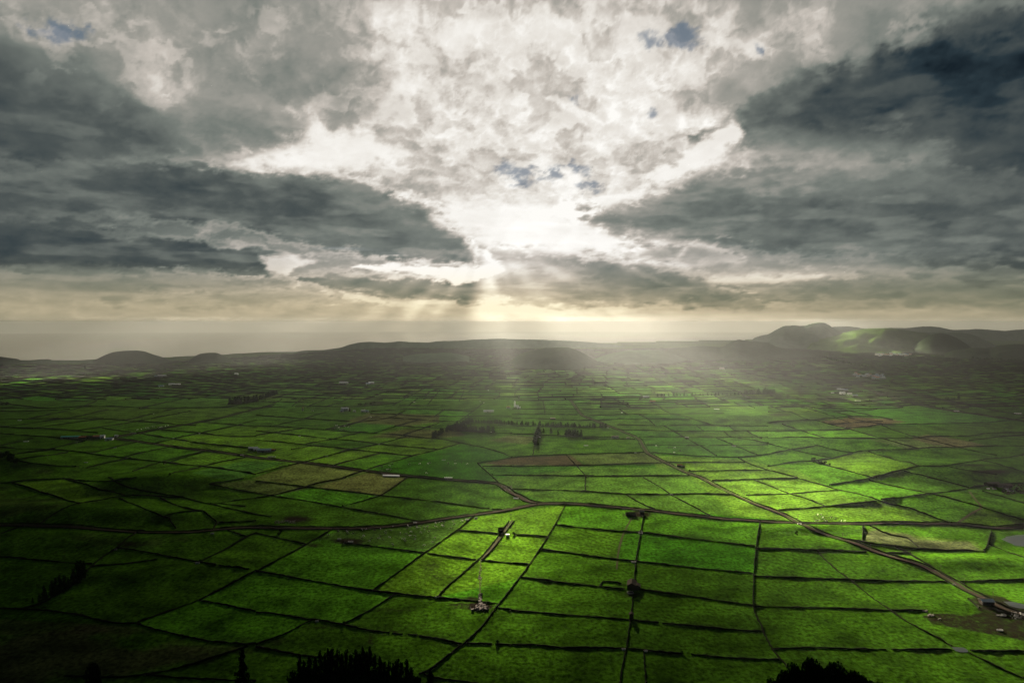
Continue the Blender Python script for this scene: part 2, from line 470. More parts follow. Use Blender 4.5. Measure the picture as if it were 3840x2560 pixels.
    for i, (p, c) in enumerate(stops):
        e[i].position = p; e[i].color = srgb(*c)
    K.new(inv.outputs[0], ramp.inputs[0])
    # warm air near the horizon, by height angle above it
    geo = N.new("ShaderNodeNewGeometry"); sep = N.new("ShaderNodeSeparateXYZ")
    K.new(geo.outputs["Position"], sep.inputs[0])
    ln = N.new("ShaderNodeVectorMath"); ln.operation = 'LENGTH'; K.new(geo.outputs["Position"], ln.inputs[0])
    dv = N.new("ShaderNodeMath"); dv.operation = 'DIVIDE'; K.new(sep.outputs[2], dv.inputs[0]); K.new(ln.outputs["Value"], dv.inputs[1])
    mr = N.new("ShaderNodeMapRange"); mr.inputs[1].default_value = .02; mr.inputs[2].default_value = .115; mr.inputs[3].default_value = 1; mr.inputs[4].default_value = 0
    mr.interpolation_type = 'SMOOTHSTEP'
    K.new(dv.outputs[0], mr.inputs[0])
    warm = N.new("ShaderNodeMix"); warm.data_type = 'RGBA'; warm.blend_type = 'MULTIPLY'
    warm.inputs[7].default_value = (1.06, .97, .72, 1)
    K.new(mr.outputs[0], warm.inputs[0]); K.new(ramp.outputs[0], warm.inputs[6])
    ab = N.new("ShaderNodeAttribute"); ab.attribute_name = "clear_sky"
    bl = N.new("ShaderNodeMix"); bl.data_type = 'RGBA'; bl.inputs[7].default_value = srgb(78, 104, 130)
    K.new(ab.outputs["Fac"], bl.inputs[0]); K.new(warm.outputs[2], bl.inputs[6])
    em = N.new("ShaderNodeEmission"); em.inputs[1].default_value = 1.0 / 2 ** EXPOSURE
    K.new(bl.outputs[2], em.inputs[0])
    tr = N.new("ShaderNodeBsdfTransparent")
    ag = N.new("ShaderNodeAttribute"); ag.attribute_name = "sun_mask"
    K.new(ag.outputs["Fac"], tr.inputs[0])          # sun passed by an unseen mask, apart from the drawn clouds
    mix = N.new("ShaderNodeAddShader")
    K.new(em.outputs[0], mix.inputs[0]); K.new(tr.outputs[0], mix.inputs[1])
    K.new(mix.outputs[0], out.inputs["Surface"])
    m.cycles.emission_sampling = 'NONE'
    me.materials.append(m)
    return o
build_sky()

# ------------------------------------------------------------------ traced field walls (tile readings)
TR = {
'B0': """0,45 90,35 200,22 480,8 510,12
90,40 200,70 330,118 450,152 600,198
600,198 750,175 900,142 1050,135 1200,142 1320,155 1400,148
510,12 600,40 740,92 850,108 950,135
480,5 560,18 700,30 850,32 900,22 1040,0
830,0 880,35 960,72 1100,105 1250,128 1400,150 1500,180 1620,205 1760,240 1955,282
905,150 1010,200 1100,240 1170,265 1240,298 1290,310
1225,155 1330,205 1420,238 1560,258
1250,295 1400,262 1560,255
1290,305 1310,345 1345,390
1560,265 1610,300 1665,345 1620,395
1665,345 1760,342 1900,335 1955,330
600,198 500,235 400,285 310,350
1610,205 1750,182 1955,155
1600,50 1750,28 1860,8
1600,50 1700,70 1820,95 1955,118
1690,200 1800,212 1870,222
0,432 60,408 130,385 180,368
1050,418 960,475 890,540 800,595 740,640 700,680 620,760 500,860 300,970 180,1000
890,540 980,545 1150,572 1300,605 1450,632 1530,645 1650,668
1670,671 1780,682 1900,700
1955,420 1880,455 1820,490 1740,540 1640,590 1530,642
1735,400 1820,430 1885,452
0,608 120,612 250,628 400,640 560,652 700,662
700,678 800,672 950,660 1100,640 1200,625
1955,710 1800,790 1650,870 1510,938 1370,990 1240,1035 1130,1075 1050,1105
0,1000 150,1005 330,1012 480,1030 620,1050 720,1080 860,1108 940,1115 1050,1110
1050,1115 1150,1150 1300,1185 1450,1220 1600,1250 1750,1262 1880,1275 1955,1265
1520,938 1640,958 1760,978 1870,1005 1955,1020
1880,1290 1750,1335 1600,1380 1450,1430 1300,1470 1120,1505 900,1525 500,1515
1120,1505 1300,1525 1600,1540 1955,1555""",
'B1': """0,28 150,42 360,68
390,65 480,42 580,22 690,0
0,118 90,135 250,158 400,180 590,215 800,252 1000,285 1150,315 1240,335
0,155 90,145 250,105 390,70
390,72 600,95 800,118 960,138 1150,158 1350,180 1550,208 1780,238
1800,240 1880,245
1155,0 1050,75 960,135 820,178 660,220
1810,0 1860,45
0,282 120,298
0,425 120,450 280,485 375,508
590,390 500,445 440,475 375,515 290,565 200,610 100,665 0,715
670,500 800,512 950,532 1130,555 1290,575
1670,292 1600,350 1540,400 1450,460 1350,535 1280,580 1150,675 1020,770 890,865
1540,402 1700,415 1850,430
1935,330 1885,400 1812,500 1722,605 1685,640 1570,740 1460,830 1385,915
1975,330 1915,405 1845,505 1750,610 1722,632
1310,580 1450,600 1600,618 1680,626
1730,632 1955,655
0,715 150,735 350,775 550,810 750,845 900,868 1060,885 1250,905 1400,918 1550,930 1700,945 1860,962
1065,888 980,945 870,1015 770,1065 670,1118
1850,995 1955,1010
0,1030 100,1032 250,1055 400,1080 480,1085 650,1120 800,1155 950,1175 1020,1185
1040,1188 1120,1195
1160,1195 1230,1205
1245,1208 1400,1230 1570,1272
430,1085 330,1135 220,1195 100,1235 0,1275
1610,1265 1800,1270
1840,1272 1955,1275
0,1295 100,1310 250,1340 400,1365 480,1370
1280,1500 1350,1525 1500,1545 1700,1568""",
'B2': """560,0 560,100
0,88 200,95 450,100 600,108 830,125 1000,128 1200,130 1400,122 1600,130 1690,130
1000,0 1120,65 1210,130 1320,190 1420,240 1510,290
870,130 960,185 1030,220 1090,242
410,205 330,360 215,545 65,760 -120,990 -230,1140 -350,1255 -390,1280 -490,1360 -620,1470 -710,1500
1530,25 1650,20 1800,15 1955,8
1790,135 1955,128
330,360 480,378 650,395 870,415 1000,420 1150,440 1400,470 1600,495 1855,525
215,548 400,570 600,600 800,625 950,640 1120,658 1300,680 1550,705 1700,720 1840,732
65,760 220,780 400,805 650,830 860,853
970,855 1150,878 1350,905 1550,935 1750,965 1845,975
1005,300 990,380 965,520 945,640 935,790
925,890 912,1050 895,1150 880,1250 865,1350 840,1460 822,1568
15,435 130,440 265,452
0,652 125,662
0,1015 150,1025 350,1045 600,1060 900,1085 1120,1108
1145,1110 1350,1130 1600,1155 1800,1170 1920,1172
1895,330 1870,480 1855,640 1845,800 1840,960 1850,1020 1880,1085 1910,1140 1920,1190 1955,1250 2015,1350 2065,1400 2105,1445
0,1275 200,1280 400,1300 650,1300 860,1305 1000,1312 1100,1330 1300,1345
1368,1349 1500,1362 1700,1380 1955,1388
1005,1320 1015,1440 1022,1568
670,830 690,790 760,795 835,808""",
'B3': """0,10 150,8 225,5
225,5 330,35 430,62 560,100 700,130 780,150 850,178 950,208 1060,225 1150,260 1300,315 1400,345
470,58 600,35 740,15 830,0
770,20 900,52 1060,88 1150,105 1240,125 1400,160 1640,230 1780,275 1955,325 2100,365
870,170 1050,148 1240,125 1400,105 1520,85 1600,65 1955,45 2100,40
1230,0 1380,35 1530,75
-100,20 0,60 80,92 165,125 300,165 445,222
0,130 150,125 300,115 530,100
80,248 250,238 440,220 600,205 830,182
1640,105 1800,150 1955,198 2100,240
725,368 722,485
780,370 860,410 940,440 1060,458 1100,490 1160,545
560,465 720,490 850,508 1000,528 1160,545 1390,562 1500,555 1650,568
1650,568 1675,520 1705,410
970,525 1060,570 1150,625 1280,700 1420,790
-95,545 0,545 200,548 340,555 450,550 600,560 750,570
900,575 1090,578
370,555 450,640 520,705 610,770 700,840 800,920 910,995 1010,1070 1150,1150 1300,1225 1400,1285
-100,752 0,758 250,768 500,775 750,785 1000,792 1370,795
1470,793 1600,790 1955,780 2100,778
-105,985 0,985 200,992 400,995 600,1000 800,1008 950,1012 1200,1015
1690,510 1800,555 1955,610 2100,660
40,1308 200,1300 400,1298 600,1305 900,1312
945,1312 1200,1315 1400,1310
1550,1320 1750,1325 1955,1320 2100,1320
1540,1340 1650,1395 1800,1470 1955,1530 2100,1590
0,1388 100,1388
1525,925 1610,995""",
'M0': """-100,930 0,930 200,930 450,935 700,918 900,915 1150,920 1400,935 1700,930 2000,925 2352,930
-100,962 0,962 250,962 500,950 640,940
-100,1048 0,1040 170,1032 400,1030 700,1030 950,1028
250,1035 480,985 740,930 900,860
-100,1120 0,1100 200,1085 420,1050 640,1025 1000,945
-100,1095 0,1105 200,1115 400,1118 650,1135 900,1160
300,1118 550,1080 800,1050 950,1030
950,1030 1150,1045 1400,1060 1650,1082 1800,1090
680,1140 900,1110 1200,1065 1500,1005 1750,960
-100,1150 0,1165 200,1180 400,1190 580,1210 780,1235
-100,1298 0,1278 180,1240 300,1210
160,1345 450,1310 640,1260 760,1240
-100,1280 0,1290 180,1305 500,1310 800,1345 1100,1380 1400,1415 1650,1445 1950,1475 2352,1540
-100,1390 0,1365 300,1335 500,1310
100,1420 350,1380 620,1340
820,1350 1050,1290 1250,1245
1150,1380 1350,1330 1550,1290
1280,1165 1480,1195 1700,1230 1900,1260 2150,1285 2352,1300
1400,1260 1600,1210 1820,1165 2100,1110 2352,1040
1500,1445 1700,1380 1900,1325
1220,1510 1450,1435 1680,1370 1850,1335
1560,1545 1800,1480 2050,1420 2250,1385
800,1480 1000,1430 1200,1390
940,1115 1150,1145 1280,1165
1480,1130 1750,1150 2000,1180 2200,1195 2352,1190
1850,1060 2050,1075 2352,1100
1150,1045 1400,985 1650,930
-100,870 0,880 150,905 390,930
520,860 800,870 900,850 1100,790
1280,935 1500,885 1700,840
160,1415 300,1440 500,1460 700,1468""",
'M1': """0,1095 200,1100 430,1115 640,1132 900,1152 1080,1160 1340,1180 1550,1205 1700,1215 1870,1250 2100,1295 2250,1340 2352,1380
0,1140 200,1160 440,1185 700,1215 900,1230 1130,1262 1350,1282 1660,1310
0,1225 200,1240 500,1272 780,1300 1000,1325 1240,1350 1430,1368
1870,1255 1700,1305 1450,1365 1250,1425 1020,1495 800,1568
0,1535 200,1480 430,1430 620,1380 850,1315 1130,1262 1380,1190
700,1460 900,1405 1130,1350
0,998 200,1012 440,1028 640,1040 860,1055
140,1100 440,1030 640,970
330,1310 520,1275
460,1260 700,1218 960,1155
700,1130 900,1075 1050,1015
1090,1160 1290,1095 1480,1045
1340,1185 1560,1110 1720,1055
640,1130 900,1065 1240,1025 1370,955
1060,1020 1250,1022 1500,1040 1700,1050 1860,1058
1050,985 1300,990 1560,1010 1800,1005 2050,1005 2352,1010
1060,960 1300,945 1500,940 1750,950 2000,960
1250,905 1500,910 1740,900
1520,820 1410,900
1860,1058 2010,950 2090,880
0,930 200,920 500,915 850,920 1150,905 1300,880
90,920 240,850
330,915 440,835
470,920 700,825
660,915 950,815
0,870 200,875 480,880
1260,905 1560,740
1580,895 1690,765
1280,1095 1500,1105 1750,1120
1640,1010 1730,945
1870,865 1910,775
0,1180 170,1155 420,1120
2352,1385 2200,1410 2035,1440
2035,1440 2090,1490 2170,1560
2080,1465 2352,1465
2170,1545 2352,1548
1800,1140 2100,1155 2352,1165""",
'M2': """0,1168 200,1175 400,1185 620,1195 920,1198
650,1210 1130,1218
0,1095 200,1100 500,1105 840,1108
0,1385 200,1370 500,1358 800,1348 1130,1342 1220,1335
0,1465 300,1462 590,1460 900,1450 1150,1438 1395,1432
0,1548 300,1550 680,1555 1100,1555 1630,1550
500,1362 590,1460 650,1520 680,1568
205,1280 190,1370
1240,1270 1500,1272 1850,1275 2352,1268
1260,1340 1450,1350 1750,1375 2080,1388 2352,1355
1420,1430 1650,1428 2000,1430 2140,1430
1630,1510 1900,1505 2352,1500
1600,1205 1720,1275 1880,1368
1170,1195 1400,1195 1800,1198 2200,1200 2352,1202
970,1128 1200,1135 1500,1148 1900,1140 2352,1140
960,1085 1200,1092 1500,1092 1600,1085 1900,1092 2352,1095
1400,1095 1500,1155 1600,1205
1880,1208 2050,1275 2150,1320 2250,1358
2080,1390 2150,1430 2270,1475 2352,1500
1950,1150 2000,1195 2150,1215 2352,1255
1700,1095 1760,1140
2000,1100 2050,1138
2160,1145 2290,1210
665,1000 850,998 1000,990 1300,990 1600,985 1950,982
770,1045 880,1042 980,1028 1200,1030 1640,1038
1170,995 1260,1040 1315,1090
1370,940 1530,1000 1680,1040 1820,1080
640,942 900,940 1200,935 1530,928
580,890 900,890 1200,880
940,850 1080,925
990,945 1060,990
0,1025 200,1025 400,1040 730,1045
0,985 300,985 600,992
0,940 300,940 600,940
285,865 305,985
0,900 550,900
1830,1085 1980,1100""",
'M3': """0,1355 200,1310 380,1290 460,1268 620,1320 780,1340 850,1325 1000,1318 1400,1300 1700,1290 2080,1278 2352,1280
0,1465 250,1425 430,1418 600,1390 700,1365 780,1345
0,1500 150,1540 270,1568
0,1258 220,1312 400,1355 580,1388
430,1425 600,1475 800,1525 950,1568
950,1568 1150,1520 1250,1495 1380,1460 1500,1468 1600,1462 1800,1440 1950,1405 2150,1390 2352,1360 2460,1350
920,1325 1150,1400 1380,1462
0,1210 200,1200 500,1205 800,1212 1100,1210 1380,1205 1480,1190 1750,1190 1900,1185 2000,1160 2352,1160 2460,1160
0,1140 200,1140 520,1135 750,1125
470,1050 600,1090 740,1120 900,1170 1060,1215 1220,1260 1380,1300
130,1080 280,1130 400,1170 520,1205
0,1068 250,1045 440,1040 620,1020 800,1005 1000,1005
740,1020 850,1050 1050,1080 1300,1080 1600,1075 1850,1070 2100,1060 2352,1020
560,1080 700,1074 850,1060 1050,1050
720,1110 900,1105 1050,1080
200,970 330,1030 470,1050
0,968 280,965 600,960 900,955 1000,940
1050,1090 1200,1150 1380,1205
1380,1205 1550,1240 1750,1290 1900,1330 2100,1365
0,905 200,970
0,850 200,900 430,950 600,1010 740,1060
240,885 500,945 780,1005
0,790 200,840 560,920 900,990 1140,1040
0,930 300,920 700,915 1100,910 1380,900
0,850 400,848 700,850
0,800 300,800 600,795 900,785
1070,790 1240,770 1500,765
1200,765 1400,820 1600,860 1900,915 2100,960 2352,1000
1100,830 1300,820 1450,815
1230,870 1450,860 1640,850 1900,855 2100,830
1600,930 1900,910 2200,890 2352,880
1960,1410 2150,1460 2352,1520
1850,1230 2100,1195 2352,1180
1250,1510 1500,1568
1620,1462 1800,1500 2100,1540""",
}
ROADS = [   # name, label, tile, readings, width
    ("lane", "narrow paved lane curving across the plain between dark walls", None,
     tp('B0', [(-120, 362), (0, 362), (200, 362), (560, 371), (760, 395), (940, 409), (1050, 416), (1250, 420), (1480, 415), (1620, 400), (1750, 387), (1955, 378)]) +
     tp('B1', [(250, 385), (580, 388), (780, 388), (1000, 375), (1250, 345), (1500, 305), (1700, 280)]) +
     tp('B2', [(0, 240), (100, 220), (220, 198), (400, 198), (560, 205), (800, 228), (950, 240), (1150, 262), (1400, 290), (1600, 315), (1800, 325)]) +
     tp('B3', [(0, 338), (150, 342), (250, 348), (500, 352), (800, 350), (1100, 348), (1400, 350), (1550, 365), (1750, 388), (1955, 370), (2100, 355)]), 5.0),
    ("lane", "brown lane slanting down past the barns to the fork of the paved lane", None,
     tp('M0', [(1030, 1210), (1250, 1235), (1500, 1270), (1800, 1310), (2100, 1345), (2352, 1385)]) +
     tp('M1', [(300, 1418), (600, 1450), (900, 1492), (1150, 1525), (1400, 1555)]) +
     tp('B1', [(1450, 15), (1650, 30), (1800, 40), (1860, 50), (1955, 120)]) + tp('B2', [(70, 150), (130, 185), (210, 197)]), 5.0),
    ("lane", "straight lane rising away from the farm with the turquoise shed", None,
     tp('M0', [(1030, 1205), (1300, 1155), (1600, 1100), (1800, 1065), (2000, 1030), (2150, 990), (2352, 940)]) + tp('M1', [(150, 905)]), 5.0),
    ("road", "winding brown road coming down the right of the plain past the pine shelter belt", None,
     tp('M2', [(535, 855), (570, 900), (620, 970), (650, 1000), (750, 1040), (850, 1080), (950, 1115), (1050, 1160), (1130, 1190), (1180, 1225), (1205, 1280), (1240, 1340), (1320, 1385), (1420, 1435), (1520, 1485), (1620, 1530), (1740, 1568)]) +
     tp('B2', [(1560, 65), (1700, 130), (1850, 200)]) + tp('B3', [(0, 237), (80, 267), (160, 302), (240, 350), (330, 390), (450, 435), (600, 480), (750, 535), (870, 580), (1000, 620), (1150, 660), (1270, 715), (1350, 760), (1430, 800), (1500, 850), (1600, 895), (1700, 950), (1800, 1000), (1955, 1050), (2100, 1100)]), 4.0),
    ("track", "pale track leading across to the far barn from the top of the winding road", None,
     tp('M2', [(0, 862), (300, 860), (535, 856), (800, 849), (1000, 841), (1200, 832)]), 5.0),
    ("track", "stony farm track between two walls leading down to the rubble heap", None,
     tp('B1', [(1957, 325), (1900, 402), (1828, 503), (1738, 606), (1718, 636)]), 2.2),
    ("track", "thin wheel track running down the field to the rubble heap", None,
     tp('B1', [(1716, 640), (1709, 760), (1711, 890), (1714, 950)]), .9),
    ("track", "small track zigzagging over the grass above the grey pond", None,
     tp('B3', [(1540, 108), (1580, 165), (1640, 230), (1560, 270), (1500, 310), (1440, 346)]), 3.0),
    ("track", "thin wheel track running down from the ruined pen", None,
     tp('B2', [(915, 310), (880, 370), (845, 440), (820, 530), (806, 610), (800, 700)]), 2.0),
    ("lane", "dark lane crossing the far right of the plain", None,
     tp('M3', [(780, 690), (1000, 790), (1200, 850), (1400, 905), (1580, 940), (1800, 970), (2000, 1000), (2352, 1050), (2460, 1070)]), 7.0),
]
WALLS = []                        # arrays of photo pixels
for tile, txt in TR.items():
    for line in txt.strip().split('\n'):
        pts = [tuple(map(float, p.split(','))) for p in line.split()]
        WALLS.append(np.array(tp(tile, pts)))

def resample(P, step):
    """polyline (n,k) -> evenly spaced along the first two columns, rounded at the corners"""
    P = np.asarray(P, float)
    if len(P) > 2:                # one pass of corner cutting
        Q = [P[0]]
        for a, b in zip(P[:-1], P[1:]):
            Q += [a * .8 + b * .2, a * .2 + b * .8]
        Q.append(P[-1]); P = np.array(Q)
    seg = np.hypot(*(np.diff(P[:, :2], axis=0).T)); L = np.concatenate([[0], np.cumsum(seg)])
    n = max(2, int(L[-1] / step) + 1)
    t = np.linspace(0, L[-1], n)
    return np.stack([np.interp(t, L, P[:, k]) for k in range(P.shape[1])], -1)

def ground_line(px_pts, step_k=1 / 160.0, lo=3.0):
    g = at(px_pts[:, 0], px_pts[:, 1])[:, :2]
    D = np.hypot(g[:, 0], g[:, 1]).mean()
    return resample(g, max(lo, D * step_k)), D

def perp(P):
    d = np.gradient(P[:, :2], axis=0)
    d /= np.maximum(np.hypot(d[:, 0], d[:, 1]), 1e-6)[:, None]
    return np.stack([-d[:, 1], d[:, 0]], -1)

# ------------------------------------------------------------------ materials of the land
def grass_mat():
    m = bpy.data.materials.new("pasture_grass"); m.use_nodes = True
    nt = m.node_tree; N = nt.nodes; K = nt.links
    b = N["Principled BSDF"]
    b.inputs["Roughness"].default_value = .9; b.inputs["Specular IOR Level"].default_value = .0
    b.inputs["Sheen Weight"].default_value = 0.0; b.inputs["Sheen Roughness"].default_value = .45
    b.inputs["Sheen Tint"].default_value = (.55, .85, .10, 1)
    tint = N.new("ShaderNodeAttribute"); tint.attribute_name = "crop_lit_tint"
    mud = N.new("ShaderNodeAttribute"); mud.attribute_name = "mud"
    geo = N.new("ShaderNodeNewGeometry")
    mp = N.new("ShaderNodeMapping"); mp.inputs["Scale"].default_value = (.75, .62, .5)
    K.new(geo.outputs["Position"], mp.inputs["Vector"])
    n1 = N.new("ShaderNodeTexNoise"); n1.inputs["Scale"].default_value = .34; n1.inputs["Detail"].default_value = 7; n1.inputs["Roughness"].default_value = .68
    K.new(mp.outputs[0], n1.inputs["Vector"])
    n2 = N.new("ShaderNodeTexNoise"); n2.inputs["Scale"].default_value = .03; n2.inputs["Detail"].default_value = 6
    K.new(geo.outputs["Position"], n2.inputs["Vector"])
    r1 = N.new("ShaderNodeMapRange"); r1.inputs[1].default_value = .36; r1.inputs[2].default_value = .64; r1.inputs[3].default_value = .3; r1.inputs[4].default_value = 1.7
    K.new(n1.outputs[0], r1.inputs[0])
    r2 = N.new("ShaderNodeMapRange"); r2.inputs[1].default_value = .3; r2.inputs[2].default_value = .7; r2.inputs[3].default_value = .42; r2.inputs[4].default_value = 1.55
    K.new(n2.outputs[0], r2.inputs[0])
    mu = N.new("ShaderNodeMath"); mu.operation = 'MULTIPLY'; K.new(r1.outputs[0], mu.inputs[0]); K.new(r2.outputs[0], mu.inputs[1])
    cm = N.new("ShaderNodeVectorMath"); cm.operation = 'SCALE'; K.new(tint.outputs["Color"], cm.inputs[0]); 
    mown = N.new("ShaderNodeAttribute"); mown.attribute_name = "mown"
    wv = N.new("ShaderNodeTexWave"); wv.inputs["Scale"].default_value = .045; wv.inputs["Distortion"].default_value = 1.6; wv.inputs["Detail"].default_value = 2; wv.inputs["Detail Scale"].default_value = .4
    wv.bands_direction = 'DIAGONAL'
    K.new(geo.outputs["Position"], wv.inputs["Vector"])
    rw = N.new("ShaderNodeMapRange"); rw.inputs[3].default_value = .80; rw.inputs[4].default_value = 1.16
    K.new(wv.outputs["Fac"], rw.inputs[0])
    wm = N.new("ShaderNodeMix"); wm.data_type = 'FLOAT'; wm.inputs[2].default_value = 1.0
    K.new(mown.outputs["Fac"], wm.inputs[0]); K.new(rw.outputs[0], wm.inputs[3])
    mu2 = N.new("ShaderNodeMath"); mu2.operation = 'MULTIPLY'; K.new(mu.outputs[0], mu2.inputs[0]); K.new(wm.outputs[0], mu2.inputs[1])
    K.new(mu2.outputs[0], cm.inputs["Scale"])
    # bare, trodden earth where the mud attribute says so, ragged by noise
    n3 = N.new("ShaderNodeTexNoise"); n3.inputs["Scale"].default_value = .22; n3.inputs["Detail"].default_value = 6; n3.inputs["Roughness"].default_value = .7
    K.new(geo.outputs["Position"], n3.inputs["Vector"])
    ad = N.new("ShaderNodeMath"); ad.operation = 'ADD'; K.new(n3.outputs[0], ad.inputs[0]); K.new(mud.outputs["Fac"], ad.inputs[1])
    rm = N.new("ShaderNodeMapRange"); rm.inputs[1].default_value = .68; rm.inputs[2].default_value = 1.0
    K.new(ad.outputs[0], rm.inputs[0])
    mx = N.new("ShaderNodeMix"); mx.data_type = 'RGBA'; mx.inputs[7].default_value = (.0085, .0062, .0042, 1)
    K.new(rm.outputs[0], mx.inputs[0]); K.new(cm.outputs[0], mx.inputs[6])
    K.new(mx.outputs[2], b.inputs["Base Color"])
    bp = N.new("ShaderNodeBump"); bp.inputs["Strength"].default_value = 1.0; bp.inputs["Distance"].default_value = 1.0
    K.new(n1.outputs[0], bp.inputs["Height"]); K.new(bp.outputs[0], b.inputs["Normal"])
    return m
M_GRASS = grass_mat()
M_WALL = simple_mat("overgrown_basalt", (.009, .010, .006), .95, .5, .8, 0)
M_HILL = simple_mat("hill_grass", (.032, .050, .028), .95, .6, .02, 0)
M_HILLG = simple_mat("hill_pasture", (.030, .056, .010), .95, .6, .02, 0)
M_WOOD = simple_mat("wooded_hill", (.018, .026, .014), .95, .5, .03, 0)
M_ROAD = simple_mat("worn_road", (.026, .020, .014), .9, .25, .2, 0)
M_TRACK = simple_mat("stony_track", (.035, .033, .018), .95, .5, .5, 0)
M_SEA = simple_mat("sea_water", (.03, .045, .055), .14, .2, .001, .5)

# ------------------------------------------------------------------ ground
BASE = np.array([.0245, .068, .0034])
CROP_LIT_TINTS = [   # outline in overview pixels, colour; first two paint sunlight into the fields
    ([(1045, 1195), (1190, 1172), (1300, 1160), (1205, 1325), (1010, 1370), (868, 1355), (975, 1265)], (.031, .071, .0035)),  # sunlit patch painted yellower and brighter into the grass
    ([(1490, 1045), (1700, 1055), (1830, 1080), (2020, 1178), (1830, 1196), (1690, 1185), (1560, 1170), (1540, 1120)], (.036, .076, .006)),  # sunshine right of the middle painted into the grass colour
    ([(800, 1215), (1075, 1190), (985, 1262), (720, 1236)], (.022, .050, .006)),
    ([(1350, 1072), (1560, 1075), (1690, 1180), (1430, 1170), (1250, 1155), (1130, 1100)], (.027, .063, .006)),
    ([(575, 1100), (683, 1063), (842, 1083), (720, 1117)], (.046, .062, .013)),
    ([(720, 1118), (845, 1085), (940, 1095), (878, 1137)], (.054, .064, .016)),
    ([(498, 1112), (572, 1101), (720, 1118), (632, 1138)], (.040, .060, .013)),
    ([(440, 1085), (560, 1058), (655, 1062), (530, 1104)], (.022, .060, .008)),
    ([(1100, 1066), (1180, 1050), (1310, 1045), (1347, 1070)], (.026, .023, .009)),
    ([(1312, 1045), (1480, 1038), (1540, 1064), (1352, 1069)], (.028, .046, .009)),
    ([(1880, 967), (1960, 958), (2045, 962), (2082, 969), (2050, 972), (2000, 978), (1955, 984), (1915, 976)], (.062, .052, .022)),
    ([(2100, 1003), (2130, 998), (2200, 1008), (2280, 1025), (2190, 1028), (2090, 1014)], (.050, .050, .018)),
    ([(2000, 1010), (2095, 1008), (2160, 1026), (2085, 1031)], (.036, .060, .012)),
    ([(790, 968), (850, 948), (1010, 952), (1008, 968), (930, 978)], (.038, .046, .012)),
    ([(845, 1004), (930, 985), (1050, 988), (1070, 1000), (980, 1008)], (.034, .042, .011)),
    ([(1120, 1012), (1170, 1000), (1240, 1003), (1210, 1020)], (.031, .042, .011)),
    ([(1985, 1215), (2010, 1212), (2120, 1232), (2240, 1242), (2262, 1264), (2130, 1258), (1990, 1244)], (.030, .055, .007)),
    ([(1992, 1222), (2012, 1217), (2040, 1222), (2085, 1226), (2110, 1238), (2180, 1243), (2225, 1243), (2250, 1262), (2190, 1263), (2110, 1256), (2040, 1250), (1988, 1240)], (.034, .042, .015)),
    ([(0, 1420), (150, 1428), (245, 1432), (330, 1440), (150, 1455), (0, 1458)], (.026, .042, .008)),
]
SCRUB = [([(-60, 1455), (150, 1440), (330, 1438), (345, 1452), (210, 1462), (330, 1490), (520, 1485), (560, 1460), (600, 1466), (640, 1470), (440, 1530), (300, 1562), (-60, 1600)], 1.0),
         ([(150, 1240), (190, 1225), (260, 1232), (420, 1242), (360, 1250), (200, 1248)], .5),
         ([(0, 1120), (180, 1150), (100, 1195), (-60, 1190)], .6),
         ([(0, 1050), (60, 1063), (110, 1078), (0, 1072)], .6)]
MUD = [   # overview x, y, rx, ry, amount
    (1100, 1392, 36, 12, .75), (1060, 1390, 40, 10, .45), (990, 1300, 38, 26, .33), (1010, 1322, 60, 22, .3), (1080, 1376, 30, 10, .5), (900, 1400, 90, 8, .3),
    (680, 1192, 40, 8, .7), (800, 1242, 44, 7, .7), (720, 1252, 22, 8, .5), (1468, 1180, 40, 10, .6), (1510, 1260, 14, 40, .22), (300, 1250, 50, 8, .5),
    (1190, 1404, 20, 6, .3), (1450, 1365, 24, 8, .5), (850, 1470, 10, 22, .4), (880, 1450, 60, 6, .35), (730, 1440, 70, 8, .35), (940, 1435, 60, 7, .25),
    (2250, 1390, 60, 20, .2), (1240, 1330, 22, 14, .3), (1215, 1392, 16, 8, .25), (1725, 1445, 16, 6, .3), (2090, 1392, 50, 6, .25), (1850, 1227, 18, 4, .4),
    (1790, 952, 40, 6, .5), (2030, 905, 60, 4, .3), (150, 1005, 40, 6, .5), (1860, 1060, 30, 3, .3), (1890, 1066, 30, 3, .3), (2280, 1083, 60, 6, .6),
    (1700, 965, 60, 5, .3), (870, 925, 40, 5, .5), (2240, 1068, 60, 4, .5), (560, 1288, 40, 4, .3), (1000, 1480, 40, 14, .2)]
YARD = [(2118, 1413), (2150, 1406), (2230, 1412), (2280, 1404), (2400, 1400), (2400, 1478), (2340, 1468), (2290, 1456), (2200, 1444), (2140, 1432)]
YARD2 = [(2228, 1374), (2260, 1366), (2300, 1372), (2352, 1400), (2420, 1415), (2420, 1430), (2330, 1420), (2280, 1412), (2250, 1400)]

def rasterise(lines, w, h, s):
    """True where a line runs, in an image of the view shrunk by s"""
    R = np.zeros((h, w), bool)
    for P in lines:
        P = P / s
        for a, b in zip(P[:-1], P[1:]):
            n = int(max(abs(b - a).max(), 1) * 2) + 1
            t = np.linspace(0, 1, n)[:, None]
            q = a * (1 - t) + b * t
            i = np.round(q).astype(int)
            ok = (i[:, 0] >= 0) & (i[:, 0] < w) & (i[:, 1] >= 0) & (i[:, 1] < h)
            i = i[ok]
            R[i[:, 1], i[:, 0]] = True
            i2 = i[i[:, 0] < w - 1]; R[i2[:, 1], i2[:, 0] + 1] = True
    return R

